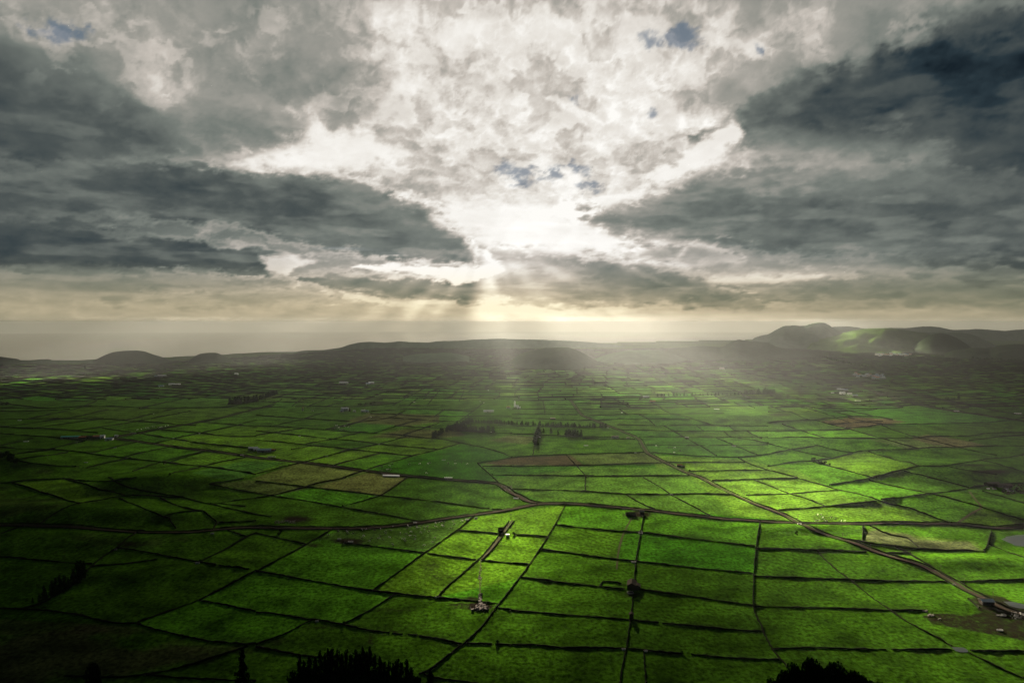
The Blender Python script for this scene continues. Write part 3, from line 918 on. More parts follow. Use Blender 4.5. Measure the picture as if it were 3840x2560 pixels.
def components(R):
    """row-run union-find labelling of the False cells"""
    h, w = R.shape
    lab = np.full((h, w), -1, int); par = []
    def find(a):
        while par[a] != a:
            par[a] = par[par[a]]; a = par[a]
        return a
    for y in range(h):
        free = ~R[y]
        d = np.diff(np.concatenate([[0], free.astype(int), [0]]))
        for a, b in zip(np.nonzero(d == 1)[0], np.nonzero(d == -1)[0]):
            up = lab[y - 1, a:b] if y else np.array([-1])
            u = np.unique(up[up >= 0])
            if len(u):
                r = find(u[0])
                for q in u[1:]:
                    par[find(q)] = r
            else:
                r = len(par); par.append(r)
            lab[y, a:b] = r
    root = np.array([find(i) for i in range(len(par))] or [0])
    return np.where(lab >= 0, root[lab], -1)

# far field pattern: split rectangles in a warped plane
def far_map(a, b):
    k = np.clip(.22 - .00020 * a, .0, .62)
    x = a + k * (b - 1700) * .55
    sl = -.10 + .00022 * np.clip(x, -2200, 2600)
    y = b + sl * x * .5
    x = x + 26 * fbm(a / 420, b / 420, 2, 71); y = y + 34 * fbm(a / 400 + 7, b / 500, 2, 73)
    return x, y
FAR_LINES = []
LEAVES = []
def split(a0, a1, b0, b1, depth=0):
    wa, wb = a1 - a0, b1 - b0
    want = 112 * (1 + .6 * random.random())
    if (wa < want and wb < want * .75) or depth > 12:
        LEAVES.append((a0, a1, b0, b1)); return
    if wa / 1.35 > wb * (0.8 + .4 * random.random()):
        m = a0 + wa * random.uniform(.36, .64)
        FAR_LINES.append(((m, b0), (m, b1))); split(a0, m, b0, b1, depth + 1); split(m, a1, b0, b1, depth + 1)
    else:
        m = b0 + wb * random.uniform(.36, .64)
        FAR_LINES.append(((a0, m), (a1, m))); split(a0, a1, b0, m, depth + 1); split(a0, a1, m, b1, depth + 1)
for i_ in range(-9, 9):
    for j_ in range(0, 9):
        a0, b0 = i_ * 600.0, 1700 + j_ * 560.0
        FAR_LINES.append(((a0, b0), (a0 + 600, b0))); FAR_LINES.append(((a0, b0), (a0, b0 + 560)))
        split(a0, a0 + 600, b0, b0 + 560)

LAND_U = [-1.4, -.75, -.60, -.52, -.42, -.30, -.15, .1, .35, 1.4]
LAND_D = [4200, 4200, 4400, 4600, 5000, 6000, 7400, 8600, 10500, 12000]
def build_ground():
    inv = np.concatenate([np.linspace(.74, .5, 60), np.arange(.5, .0205, -1 / 760.0)])
    u = np.concatenate([np.linspace(-1.3, -.80, 40), np.arange(-.795, .7951, 1 / 720.0), np.linspace(.80, 1.3, 40)])
    U, V = np.meshgrid(u, inv)
    y = EYE / V; x = U * y
    end = np.interp(U, LAND_U, LAND_D)
    y = np.minimum(y, end + 60 * (y > end))
    x = U * y
    z = terrain(x, y)
    z = np.where(y > end, -330.0, z)
    # rows from the viewpoint's own slope out to the near fields
    ys = np.concatenate([[-400, -60, 0], np.linspace(8, 350, 40)])
    xs = u * 353.0
    X0, Y0 = np.meshgrid(xs, ys)
    X0 = np.where(Y0 > 0, X0 * (.75 + .25 * Y0 / 353.0), X0 * .75)
    Z0 = terrain(X0, Y0)
    X = np.concatenate([X0, x]); Y = np.concatenate([Y0, y]); Z = np.concatenate([Z0, z])
    nr, nc = X.shape
    P = np.stack([X, Y, Z], -1).reshape(-1, 3)
    o = mesh("ground", P, grid_faces(nr, nc), M_GRASS, smooth_=True)
    tag(o, kind='structure', label='green plain of small walled pastures below the viewpoint')
    me = o.data
    X, Y, Z = P.T
    Dv = np.hypot(X, Y)
    px, py = project(X, np.maximum(Y, 150), Z)
    ox, oy = px / DS, py / DS
    # one tint for each field
    s = 2.6
    w, h = int(4400 / s), int(1200 / s)
    R = rasterise([Q - np.array([-280, 1440]) for Q in WALLS + [np.array(r[3]) for r in ROADS]], w, h, s)
    lab = components(R)
    for _ in range(3):            # grow the cells over the walls
        m = lab < 0
        lab = np.where(m, np.roll(lab, 1, 0), lab); m = lab < 0
        lab = np.where(m, np.roll(lab, 1, 1), lab)
    r2 = np.random.default_rng(11).random((lab.max() + 2, 3))
    ix = np.clip(((px + 280) / s).astype(int), 0, w - 1); iy = np.clip(((py - 1440) / s).astype(int), 0, h - 1)
    cell = lab[iy, ix]
    rnd = r2[cell]
    # far fields
    G = np.zeros((700, 1400), int)
    for k, (a0, a1, b0, b1) in enumerate(LEAVES):
        G[int((b0 - 1700) / 8):int((b1 - 1700) / 8) + 1, int((a0 + 5400) / 8):int((a1 + 5400) / 8) + 1] = k
    a = X.copy(); b = Y.copy()
    for _ in range(6):
        fx, fy = far_map(a, b)
        a = a - (fx - X) * .8; b = b - (fy - Y) * .8
    r3 = np.random.default_rng(12).random((len(LEAVES), 3))
    ig = np.clip(((b - 1700) / 8).astype(int), 0, 699); ia = np.clip(((a + 5400) / 8).astype(int), 0, 1399)
    far = (Y > np.where(X > 250, 2050, 2280))
    rnd = np.where(far[:, None], r3[G[ig, ia]], rnd)
    bright = .66 + .62 * rnd[:, 0]; yel = (rnd[:, 1] - .5)
    C = BASE[None, :] * bright[:, None] * np.stack([1.04 + .62 * yel, 1 + .05 * yel, 1 + .4 * yel], -1)
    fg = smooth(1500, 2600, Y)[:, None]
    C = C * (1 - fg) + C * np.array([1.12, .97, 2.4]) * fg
    wn_ = fbm(X / 60, Y / 60, 4, 15)
    C = C * (1 + .12 * wn_[:, None])
    for poly, col in CROP_LIT_TINTS:
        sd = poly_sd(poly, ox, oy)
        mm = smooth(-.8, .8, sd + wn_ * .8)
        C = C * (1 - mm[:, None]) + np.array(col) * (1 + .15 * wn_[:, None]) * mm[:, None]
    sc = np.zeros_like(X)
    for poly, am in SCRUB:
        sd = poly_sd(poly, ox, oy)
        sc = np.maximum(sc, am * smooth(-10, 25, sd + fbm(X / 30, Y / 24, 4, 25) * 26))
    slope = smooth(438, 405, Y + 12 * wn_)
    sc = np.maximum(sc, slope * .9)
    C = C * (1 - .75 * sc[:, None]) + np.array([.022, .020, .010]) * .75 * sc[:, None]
    # dry, scrubby patches and old lava hummocks farther out
    hum = smooth(.5, .9, fbm(X / 260, Y / 420, 5, 33)) * smooth(1800, 2600, Y)
    C = C * (1 - .45 * hum[:, None])
    C[Z < -20] = (.03, .03, .025)
    attr_c(me, "crop_lit_tint", C)
    mud = np.zeros_like(X)
    for mx, my, rx, ry, am in MUD:
        mud = np.maximum(mud, am * np.exp(-((ox - mx) / rx) ** 2 - ((oy - my) / ry) ** 2))
    rg = np.random.default_rng(21)
    for Q in WALLS:               # worn ground round gateways at the ends of walls
        for e in (Q[0], Q[-1]):
            if rg.random() < .45 and e[1] > 1640:
                ex, ey = e / DS; rr = rg.uniform(4, 11)
                k = np.nonzero((np.abs(ox - ex) < 40) & (np.abs(oy - ey) < 16))[0]
                mud[k] = np.maximum(mud[k], rg.uniform(.2, .42) * np.exp(-((ox[k] - ex) / rr) ** 2 - ((oy[k] - ey) / rr * 2.4) ** 2))
    for Q in (YARD, YARD2):
        mud = np.maximum(mud, .46 * smooth(-3, 3, poly_sd(Q, ox, oy) + wn_ * 4))
    # trodden edges along roads
    attr_f(me, "mud", mud)
    attr_f(me, "mown", (rnd[:, 2] > .68) * (1 - sc))
    return o
GROUND = build_ground()

# the sea, bending away with the earth
def build_sea():
    r = np.concatenate([[0.5], np.geomspace(3000, 60000, 90)])
    a = np.linspace(0, 2 * math.pi, 181)[:-1]
    Rr, A = np.meshgrid(r, a, indexing='ij')
    z = -290 - Rr ** 2 / (2 * 7.3e6)
    o = mesh("sea", np.stack([Rr * np.sin(A), Rr * np.cos(A), z], -1).reshape(-1, 3), grid_faces(len(r), len(a), True), M_SEA, smooth_=True)
    tag(o, kind='structure', label='grey sea lying beyond the plain under haze')
build_sea()

# ------------------------------------------------------------------ hills
def hill(tile, crest, depth, front, mat, label, name="hill", back=None, corr=0.0, seed=1, rough=1.0, base=-4.0):
    """a ridge whose crest follows a traced skyline at its own distance, with a rounded front and back"""
    P = np.array(tp(tile, crest)) if tile else np.array(crest, float)
    back = back or front
    n = max(40, int((P[-1, 0] - P[0, 0]) / 6))
    px = np.linspace(P[0, 0], P[-1, 0], n)
    py = np.interp(px, P[:, 0], P[:, 1])
    k = np.array([.25, .5, .25])
    py = np.convolve(np.pad(py, 1, mode='edge'), k, 'valid')
    dx, dy, dz = ray(px, py)
    t = depth / dy
    zc = EYE + dz * t
    uu = dx / dy
    zc = np.maximum(zc, base + 5.0)
    hc = zc - base
    m = 26
    tt = np.concatenate([np.linspace(-1, 0, m), np.linspace(0, 1, m)[1:]])
    zz = (hc / hc.max()) ** .55
    V = np.zeros((len(tt), n, 3))
    for i, q in enumerate(tt):
        L = front if q < 0 else back
        yy = depth + q * L * zz
        prof = .5 + .5 * math.cos(math.pi * abs(q) ** .9)
        x = uu * (yy if q < 0 else yy)
        nz = fbm(x / 190, yy / 190, 5, seed) * np.minimum(hc, 140) * .16 * rough * math.sin(math.pi * min(1, abs(q)))
        if corr:
            nz = nz + corr * (1 - 2 * np.abs(np.sin(x / 150 + yy / 120 + 1.6 * fbm(x / 320, yy / 420, 3, seed + 3))) ** .8) * math.sin(math.pi * min(1, abs(q))) * zz
        V[i] = np.stack([x, yy, base + hc * prof + nz - 12 * (abs(q) == 1)], -1)
    tp_ = fbm(V[m - 1, :, 0] / 40, V[m - 1, :, 0] * 0, 3, seed + 5) * rough * 1.6
    V[m - 1, :, 2] += tp_
    o = mesh(name, V.reshape(-1, 3), grid_faces(len(tt), n), mat, smooth_=True)
    tag(o, kind='structure', label=label)
    return o
hill('M2', [(2180, 330), (2230, 283), (2300, 262), (2352, 255), (2420, 215), (2500, 175), (2600, 172), (2690, 178), (2730, 160), (2780, 150), (2850, 143), (2905, 160), (2932, 185), (2990, 220), (3050, 245), (3200, 330), (3300, 380)], 7600, 1100, M_HILL, 'highest far hill with a stepped rocky top', seed=3, rough=1.9)
hill('M3', [(480, 230), (560, 190), (620, 182), (740, 180), (820, 188), (880, 200), (1130, 193), (1280, 195), (1400, 182), (1480, 180), (1560, 185), (1690, 212), (1850, 210), (1900, 203), (2000, 208), (2180, 222), (2300, 210), (2352, 208), (2800, 215)], 10500, 1200, M_HILL, 'long pale ridge behind the other hills', seed=4)
hill('M3', [(330, 380), (400, 310), (560, 280), (700, 240), (800, 215), (950, 200), (1080, 197), (1200, 205), (1330, 225), (1450, 240), (1490, 255), (1560, 300), (1650, 380)], 7000, 1500, M_HILLG, 'broad green hill with folds lit by the sun', corr=17, seed=5, rough=1.5)
hill('M3', [(1350, 260), (1400, 235), (1600, 232), (1780, 240), (1880, 255), (1950, 285), (2020, 320), (2100, 360), (2160, 370)], 7300, 800, M_HILL, 'dark ridge sloping down behind the wooded cone', seed=6)
hill('M3', [(1290, 390), (1360, 345), (1430, 298), (1500, 255), (1580, 243), (1660, 255), (1740, 290), (1830, 350), (1890, 385)], 6100, 700, M_WOOD, 'dark wooded cone in front of the green hill', seed=7)
hill('M3', [(1620, 430), (1700, 402), (1800, 390), (1900, 375), (2050, 380), (2120, 355), (2190, 350), (2260, 342), (2352, 345), (2600, 350), (2900, 400)], 5300, 700, M_WOOD, 'low wooded hill beyond the right end of the plain', seed=8)
hill('M2', [(1330, 430), (1480, 395), (1560, 375), (1640, 365), (1780, 362), (1900, 372), (1940, 365), (2000, 330), (2080, 302), (2130, 308), (2250, 320), (2352, 333), (2420, 367), (2490, 385), (2590, 400), (2690, 415), (2790, 435), (2880, 470), (2980, 500), (3150, 540)], 5300, 900, M_WOOD, 'peaked hill with long shoulders left of the stepped hill', seed=9, rough=1.6)
hill('M2', [(-20, 500), (60, 440), (150, 410), (300, 378), (420, 372), (520, 372), (600, 400), (680, 440), (750, 480), (840, 540)], 4300, 650, M_WOOD, 'rounded mound in the sunbeam at the middle of the plain', seed=10)
hill('M2', [(760, 480), (900, 430), (1040, 405), (1280, 398), (1400, 405), (1500, 440), (1600, 480), (1760, 525)], 4700, 600, M_HILL, 'low mound lost in bright haze beside the middle mound', seed=11)
hill('M1', [(-500, 470), (-300, 440), (0, 420), (100, 415), (370, 415), (450, 400), (620, 397), (780, 375), (850, 350), (940, 330), (1050, 322), (1190, 330), (1270, 322), (1310, 315), (1370, 322), (1580, 328), (1680, 315), (1850, 312), (2000, 300), (2230, 292), (2352, 297), (2722, 305), (2952, 317), (3132, 332), (3272, 345), (3422, 370), (3492, 385), (3700, 400), (3900, 430)], 7200, 1100, M_HILL, 'long low ridge across the middle of the horizon', seed=12, base=-300)
hill('M1', [(1350, 460), (1450, 438), (1600, 428), (1760, 422), (1860, 435), (1960, 460)], 4700, 400, M_HILL, 'low rise at the far edge of the plain under the long ridge', seed=13)
hill('M0', [(1400, 475), (1500, 465), (1650, 455), (1790, 450), (2050, 440), (2150, 430), (2300, 425), (2450, 415), (2720, 430), (2850, 460), (3000, 480)], 5600, 500, M_HILLG, 'pale green rise behind the two rounded cones', seed=14, base=-300)
hill('M0', [(-300, 560), (0, 555), (300, 540), (510, 520), (700, 500), (900, 485), (1010, 492), (1200, 530)], 4600, 300, M_HILL, 'dark low rise at the foot of the larger cone', seed=15)
hill('M0', [(800, 525), (880, 485), (960, 445), (1030, 418), (1150, 403), (1260, 400), (1330, 410), (1400, 435), (1500, 465), (1590, 500), (1660, 530)], 4500, 330, M_WOOD, 'larger rounded green cone by the sea', seed=16, rough=.5)
hill('M0', [(1660, 545), (1700, 520), (1740, 490), (1790, 455), (1840, 430), (1920, 422), (1990, 422), (2060, 450), (2130, 490), (2210, 530)], 4550, 260, M_WOOD, 'smaller rounded green cone by the sea', seed=17, rough=.5)
hill('M0', [(-500, 440), (-200, 450), (0, 458), (90, 470), (160, 478), (185, 484), (198, 505), (212, 530)], 5400, 330, M_WOOD, 'dark headland ending in a cliff above the sea', seed=18, rough=.6, base=-300)
hill('M0', [(225, 535), (250, 505), (290, 490), (350, 485), (440, 480), (472, 486), (490, 505), (510, 530)], 5200, 200, M_WOOD, 'small dark headland beside the larger one', seed=19, rough=.6, base=-300)
hill('M3', [(180, 600), (250, 565), (330, 545), (400, 545), (460, 565), (520, 598)], 3800, 150, M_WOOD, 'small scrubby knoll on the far plain', seed=20)
hill('M3', [(830, 605), (960, 575), (1050, 568), (1150, 580), (1240, 605)], 3720, 140, M_WOOD, 'flat scrubby knoll beyond the village roofs', seed=21)

# ------------------------------------------------------------------ roads
ROAD_XY = []
for name, label, _, pts, width in ROADS:
    P, D = ground_line(np.array(pts), 1 / 150.0, 4.0)
    nrm = perp(P)
    wv = width / 2 * (1 + .12 * fbm(np.arange(len(P)) / 6.0, np.zeros(len(P)), 2, 5)) * (1 + np.hypot(P[:, 0], P[:, 1]) / 6000)
    cols = []
    for q in (-1, -.4, .4, 1):
        e = P + nrm * (wv * q)[:, None]
        cols.append(np.stack([e[:, 0], e[:, 1], terrain(e[:, 0], e[:, 1]) + .22 + (.06 if abs(q) < 1 else 0)], -1))
    V = np.stack(cols, 1).reshape(-1, 3)
    o = mesh(name, V, grid_faces(len(P), 4), M_TRACK if name == 'track' else M_ROAD, smooth_=True)
    tag(o, kind='structure', label=label)
    ROAD_XY.append((P, nrm, wv, D, name))

# ------------------------------------------------------------------ dry stone walls
def wall_geo(P, D, hgt=None, thick=None, seed=0):
    """vertices and faces of one wall along ground points P (n,2)"""
    n = len(P)
    h = (hgt or .66) * (1 + D / 1050); w = (thick or .75) * (1 + D / 1100) / 2
    nrm = perp(P)
    k = np.arange(n)
    r = np.random.default_rng(seed + 1000)
    P = P + nrm * (r.normal(0, .18, n) * (1 + D / 1500))[:, None]
    top = h * (1 + .26 * r.normal(0, 1, n).clip(-1.6, 1.9) + .35 * fbm(P[:, 0] / 30, P[:, 1] / 30, 2, 4))
    wv = w * (1 + .2 * r.normal(0, 1, n).clip(-1.5, 1.5))
    z = terrain(P[:, 0], P[:, 1])
    out = []
    for side, q, zz in ((-1, 1.15, z - 1.2), (-1, .75, z + top * .96), (1, .75, z + top), (1, 1.15, z - 1.2)):
        e = P + nrm * (side * q * wv)[:, None]
        out.append(np.stack([e[:, 0], e[:, 1], zz], -1))
    V = np.stack(out, 1).reshape(-1, 3)
    Fc = grid_faces(n, 4).tolist()
    Fc += [[i * 4 + 3, (i + 1) * 4 + 3, (i + 1) * 4, i * 4] for i in range(n - 1)]
    Fc += [[0, 1, 2, 3], [(n - 1) * 4 + 3, (n - 1) * 4 + 2, (n - 1) * 4 + 1, (n - 1) * 4]]
    return V, np.array(Fc)

WALL_OBJS = []
for i, Q in enumerate(WALLS):
    P, D = ground_line(Q, 1 / 190.0, 2.6)
    V, Fc = wall_geo(P, D, seed=i)
    o = mesh("dry_stone_wall", V, Fc, M_WALL)
    WALL_OBJS.append((o, Q, P, D))
# walls on both sides of the roads
for i, (P, nrm, wv, D, name) in enumerate(ROAD_XY):
    if i in (5, 6, 7, 8): continue
    for side in (-1, 1):
        E = P + nrm * ((wv + 1.6 + D / 900) * side)[:, None]
        V, Fc = wall_geo(E, D, .55, .6, seed=500 + i * 2 + side)
        o = mesh("dry_stone_wall", V, Fc, M_WALL)
        tag(o, 'stone wall lining the %s side of the %s' % ('right' if (side < 0) == (P[-1, 1] > P[0, 1]) else 'left',
            ['narrow paved lane', 'brown lane past the barns', 'straight lane to the turquoise shed', 'winding brown road', 'pale track to the far barn', '', '', '', '', 'dark lane at the far right'][i]),
            'stone wall', 'walls lining the roads')
# the countless walls of the far plain
def far_walls():
    VV, FF, n0 = [], [], 0
    for k, ((a0, b0), (a1, b1)) in enumerate(FAR_LINES):
        n = max(3, int(math.hypot(a1 - a0, b1 - b0) / 34))
        t = np.linspace(0, 1, n)
        x, y = far_map(a0 + (a1 - a0) * t, b0 + (b1 - b0) * t)
        keep = (y > np.where(x > 250, 2060, 2290)) & (np.abs(x / np.maximum(y, 1)) < 1.0)
        keep &= y < np.interp(x / np.maximum(y, 1), LAND_U, LAND_D) - 120
        if keep.sum() < 2: continue
        i0, i1 = np.nonzero(keep)[0][[0, -1]]
        x, y = x[i0:i1 + 1], y[i0:i1 + 1]
        if len(x) < 2: continue
        D = float(np.hypot(x, y).mean())
        V, Fc = wall_geo(np.stack([x, y], -1), min(D, 3600), .85, 1.0, seed=k)
        VV.append(V); FF.append(Fc + n0); n0 += len(V)
    o = mesh("distant_field_walls", np.concatenate(VV), np.concatenate(FF), M_WALL)
    tag(o, 'dense net of dark field walls covering the far plain', 'stone walls', kind='stuff')
far_walls()

# ------------------------------------------------------------------ trees
M_LEAF = simple_mat("conifer_needles", (.012, .020, .008), .95, .6, 1.5, 0)
M_LEAFB = simple_mat("broad_leaves", (.014, .024, .008), .95, .6, 1.2, 0)
M_TRUNK = simple_mat("bark", (.035, .026, .018), .95, .4, 3.0, .05)

def leaf_quads(C, size, r, droop=None):
    n = len(C)
    a = r.normal(0, 1, (n, 3)); a /= np.linalg.norm(a, axis=1)[:, None]
    b = r.normal(0, 1, (n, 3)); b -= a * (a * b).sum(1)[:, None]; b /= np.linalg.norm(b, axis=1)[:, None]
    s = size * r.uniform(.6, 1.35, (n, 1))
    V = np.stack([C - a * s * .5, C + b * s * .38, C + a * s * .62, C - b * s * .38], 1).reshape(-1, 3)
    return V, np.arange(4 * n).reshape(n, 4)

def trunk_mesh(h, r0, parent, limbs=0, seed=0, lh=.4):
    r = np.random.default_rng(seed)
    V, Fc = [], []
    def tube(a, b, ra, rb, k=6):
        a, b = np.array(a, float), np.array(b, float)
        d = b - a; d /= np.linalg.norm(d)
        u = np.cross(d, (0.3, 1, .2)); u /= np.linalg.norm(u); v = np.cross(d, u)
        n = len(V)
        for p, rr in ((a, ra), (b, rb)):
            for q in range(k):
                t = 2 * math.pi * q / k
                V.append(p + (u * math.cos(t) + v * math.sin(t)) * rr)
        for q in range(k): Fc.append((n + q, n + (q + 1) % k, n + k + (q + 1) % k, n + k + q))
        Fc.append(tuple(n + k + q for q in range(k)))
    tube((0, 0, -1.0), (0.02 * h, 0, h * .5), r0, r0 * .65); tube((0.02 * h, 0, h * .5), (0, 0, h * .97), r0 * .65, r0 * .12)
    for i in range(limbs):
        t = 2 * math.pi * (i + r.random() * .6) / max(1, limbs)
        z = h * (lh + .45 * i / max(1, limbs))
        L = h * .28 * r.uniform(.7, 1.1)
        tube((0, 0, z), (math.cos(t) * L, math.sin(t) * L, z + L * r.uniform(.35, .8)), r0 * .4, r0 * .12, 5)
    return mesh("trunk", V, Fc, M_TRUNK, parent)

def conifer(h, wid, n, size, seed, bare=.08, mat=None, point=1.0):
    r = np.random.default_rng(seed)
    root = empty("conifer_tree", (0, 0, 0))
    trunk_mesh(h, h * .016, root, 0, seed)
    C = []
    nb = max(18, n // 14)
    for i in range(nb):
        t = bare + (1 - bare) * ((i + r.random()) / nb) ** 1.12
        L = wid * (1.02 - t) ** (.75 * point) * r.uniform(.62, 1.12) * (.35 + .65 * min(1, (t - bare) * 7 + .3)) + .05
        th = r.uniform(0, 2 * math.pi)
        m = max(3, int(n / nb * (L / wid * 1.3 + .25)))
        s = r.uniform(.05, 1, m) ** .7
        sag = -.16 * L * s ** 1.6 + .05 * L
        C.append(np.stack([np.cos(th) * L * s, np.sin(th) * L * s, t * h + sag], -1) + r.normal(0, size * .42, (m, 3)))
    C.append(np.stack([r.normal(0, size * .2, 10), r.normal(0, size * .2, 10), np.linspace(h * .9, h * 1.01, 10)], -1))
    V, Fc = leaf_quads(np.concatenate(C), size, r)
    mesh("crown", V, Fc, mat or M_LEAF, root)
    return root

def leafy(h, wid, n, size, seed, low=.25, lobes=9, name="leafy_tree"):
    r = np.random.default_rng(seed)
    root = empty(name, (0, 0, 0))
    trunk_mesh(h * .8, h * .022, root, 6, seed, .3)
    C = []
    for i in range(lobes):
        t = r.uniform(0, 2 * math.pi); zz = r.uniform(low, .88)
        rad = wid * math.sin(math.pi * min(.98, max(.1, (zz - low) / (1 - low) * .75 + .22))) * r.uniform(.35, .75)
        c = np.array([math.cos(t) * rad, math.sin(t) * rad, zz * h])
        R = wid * r.uniform(.28, .5)
        m = n // lobes
        d = r.normal(0, 1, (m, 3)); d /= np.linalg.norm(d, axis=1)[:, None]
        C.append(c + d * (R * r.uniform(.35, 1, (m, 1)) ** .5) * np.array([1, 1, .8]))
    V, Fc = leaf_quads(np.concatenate(C), size, r)
    mesh("crown", V, Fc, M_LEAFB, root)
    return root

class Kit:
    """keeps prototypes; the first use places the prototype itself, later uses copy it"""
    def __init__(self, makers): self.protos = [None] * len(makers); self.makers = makers; self.used = [False] * len(makers)
    def put(self, i, loc, rz, scale, label, cat, group=None):
        i %= len(self.makers)
        if self.protos[i] is None: self.protos[i] = self.makers[i]()
        p = self.protos[i]
        if not self.used[i]: o = p; self.used[i] = True
        else: o = copy_tree(p)
        o.location = loc; o.rotation_euler = (0, 0, rz); o.scale = scale if isinstance(scale, tuple) else (scale,) * 3
        for k in ('label', 'category', 'group'):
            if k in o: del o[k]
        return tag(o, label, cat, group)

def gp(tile, x, y):
    q = tp(tile, [(x, y)])[0]
    return at(np.array([q[0]]), np.array([q[1]]))[0]

FARCON = Kit([lambda i=i: conifer(12, 3.1, 420, 1.3, 40 + i, .03) for i in range(3)])
FARLEAF = Kit([lambda i=i: leafy(9, 4.0, 420, 1.3, 60 + i, .08, 8) for i in range(3)])
def row(tile, pts, n, h0, h1, label, group, kit=FARCON, cat="tree", jit=2.0):
    P = at(*np.array(tp(tile, pts)).T)
    L = resample(P[:, :2], 4.0)
    for k in range(n):
        q = L[int(k * (len(L) - 1) / max(1, n - 1))] + rng.normal(0, jit, 2)
        h = rng.uniform(h0, h1)
        base = 12 if kit is FARCON else 9
        s = h / base
        kit.put(int(rng.integers(3)), (q[0], q[1], float(terrain(q[0], q[1]))), rng.uniform(0, 6.28), (s * rng.uniform(1.1, 1.6), s * rng.uniform(1.1, 1.6), s), label, cat, group)
row('M1', [(1625, 1205), (1700, 1168), (1785, 1132)], 13, 9, 15, 'dark conifer in the short row slanting up to the pine shelter belt', 'conifers slanting up to the shelter belt')
row('M1', [(1790, 1136), (1850, 1128), (1960, 1140), (2080, 1146), (2200, 1152)], 36, 9, 15, 'dark conifer in the front row of the pine shelter belt', 'conifers in the front row of the shelter belt', jit=4)
row('M1', [(1795, 1128), (1870, 1090), (1960, 1062)], 20, 9, 14, 'dark conifer on the slanting left edge of the shelter belt', 'conifers on the left edge of the shelter belt', jit=5)
row('M1', [(1960, 1060), (2100, 1066), (2352, 1082)], 30, 7, 11, 'conifer in the thin back row of the shelter belt', 'conifers in the back row of the shelter belt')
row('M2', [(0, 1082), (100, 1085), (250, 1092), (420, 1100), (620, 1104), (860, 1112)], 46, 6, 12, 'conifer in the long row running right from the shelter belt to the winding road', 'conifers in the row ending at the winding road')
row('M2', [(205, 1262), (215, 1225), (228, 1180), (240, 1150)], 7, 14, 20, 'tall dark conifer in the clump standing across the wall below the long row', 'conifers in the upright clump')
for x_, y_, h_, lb in ((290, 1158, 11, 'small lone conifer nearest the upright conifer clump'), (358, 1163, 13, 'middle one of three lone trees between two conifer clumps'), (422, 1176, 12, 'round lone tree just left of the group of eight dark trees')):
    g = gp('M2', x_, y_); FARCON.put(int(rng.integers(3)), tuple(g), 1.0, (h_ / 11, h_ / 11, h_ / 12), lb, "tree")
row('M2', [(510, 1182), (570, 1184), (622, 1186)], 9, 12, 15, 'dark tree in the tight group below the long row', 'trees in the tight dark group')
row('M0', [(2110, 896), (2200, 892), (2352, 872)], 22, 12, 24, 'dark conifer in the wood on the left half of the plain', 'conifers of the left wood')
row('M1', [(0, 862), (60, 845), (190, 802)], 20, 9, 20, 'dark conifer at the tapering end of the left wood', 'conifers at the end of the left wood')
row('M2', [(1340, 822), (1700, 815), (2000, 812), (2352, 804)], 30, 7, 13, 'hazy tree in the long thin row on the sunny right of the plain', 'trees in the hazy row')
row('M2', [(2130, 806), (2250, 800), (2352, 796)], 10, 14, 22, 'taller tree at the right end of the hazy row', 'taller trees at the end of the hazy row')
row('M3', [(0, 798), (50, 796)], 5, 14, 20, 'tree in the last clump of the hazy row', 'trees in the last clump of the hazy row')
g = gp('M0', 780, 572); FARCON.put(1, tuple(g), 0, (2.4, 2.4, 2.5), 'tall lone tree at the foot of the larger green cone', 'tree')
g = gp('M3', 1752, 850); FARCON.put(2, tuple(g), 0, (1.9, 1.9, 1.8), 'lone tree beside a scrubby bank on the right of the plain', 'tree')
row('M3', [(1630, 848), (1740, 852)], 7, 4, 7, 'low bush on the scrubby bank beside the lone tree', 'bushes on the scrubby bank', FARLEAF, 'bush')
row('M1', [(950, 905), (1020, 900), (1100, 890)], 12, 4, 9, 'bush in the dark thicket behind the white farmhouse', 'bushes of the thicket behind the farmhouse', FARLEAF, 'bush', 6)
row('M3', [(410, 1418), (470, 1440), (560, 1462)], 7, 4, 8, 'bush on the wall corner in the lower right pasture', 'bushes on the wall corner', FARLEAF, 'bush')
row('M0', [(0, 905), (90, 900)], 7, 6, 10, 'dark bush at the far left edge of the plain', 'bushes at the left edge', FARLEAF, 'bush')
row('M0', [(-40, 1380), (60, 1400), (150, 1440)], 16, 7, 12, 'dark tree on the small knoll at the left edge', 'trees on the left knoll', FARLEAF, 'tree', 7)
row('M3', [(1080, 470), (1130, 466), (1380, 500), (1290, 500)], 10, 10, 16, 'far dark tree near the village under the green hill', 'far trees near the village', FARLEAF)
row('M3', [(380, 440), (520, 470), (720, 520), (940, 560)], 26, 9, 16, 'far tree in the dark line at the foot of the peaked hill', 'far trees at the foot of the peaked hill', FARLEAF)
row('M3', [(1880, 480), (2100, 490), (2352, 505)], 20, 10, 18, 'far tree at the dark foot of the low wooded hill', 'far trees below the wooded hill', FARLEAF)
for k in range(30):
    Q = WALLS[(k * 37 + 5) % len(WALLS)]
    e = Q[0] if k % 2 else Q[-1]
    if not (20 < e[0] < 3820 and 1600 < e[1] < 2500): continue
    g = at(e[:1], e[1:])[0]
    h_ = rng.uniform(2.2, 4.2)
    FARLEAF.put(k, tuple(g), k * 1.7, (h_ / 9 * 1.3, h_ / 9 * 1.3, h_ / 9), 'low dark bush growing on a field wall corner', 'bush', 'bushes on the field walls')
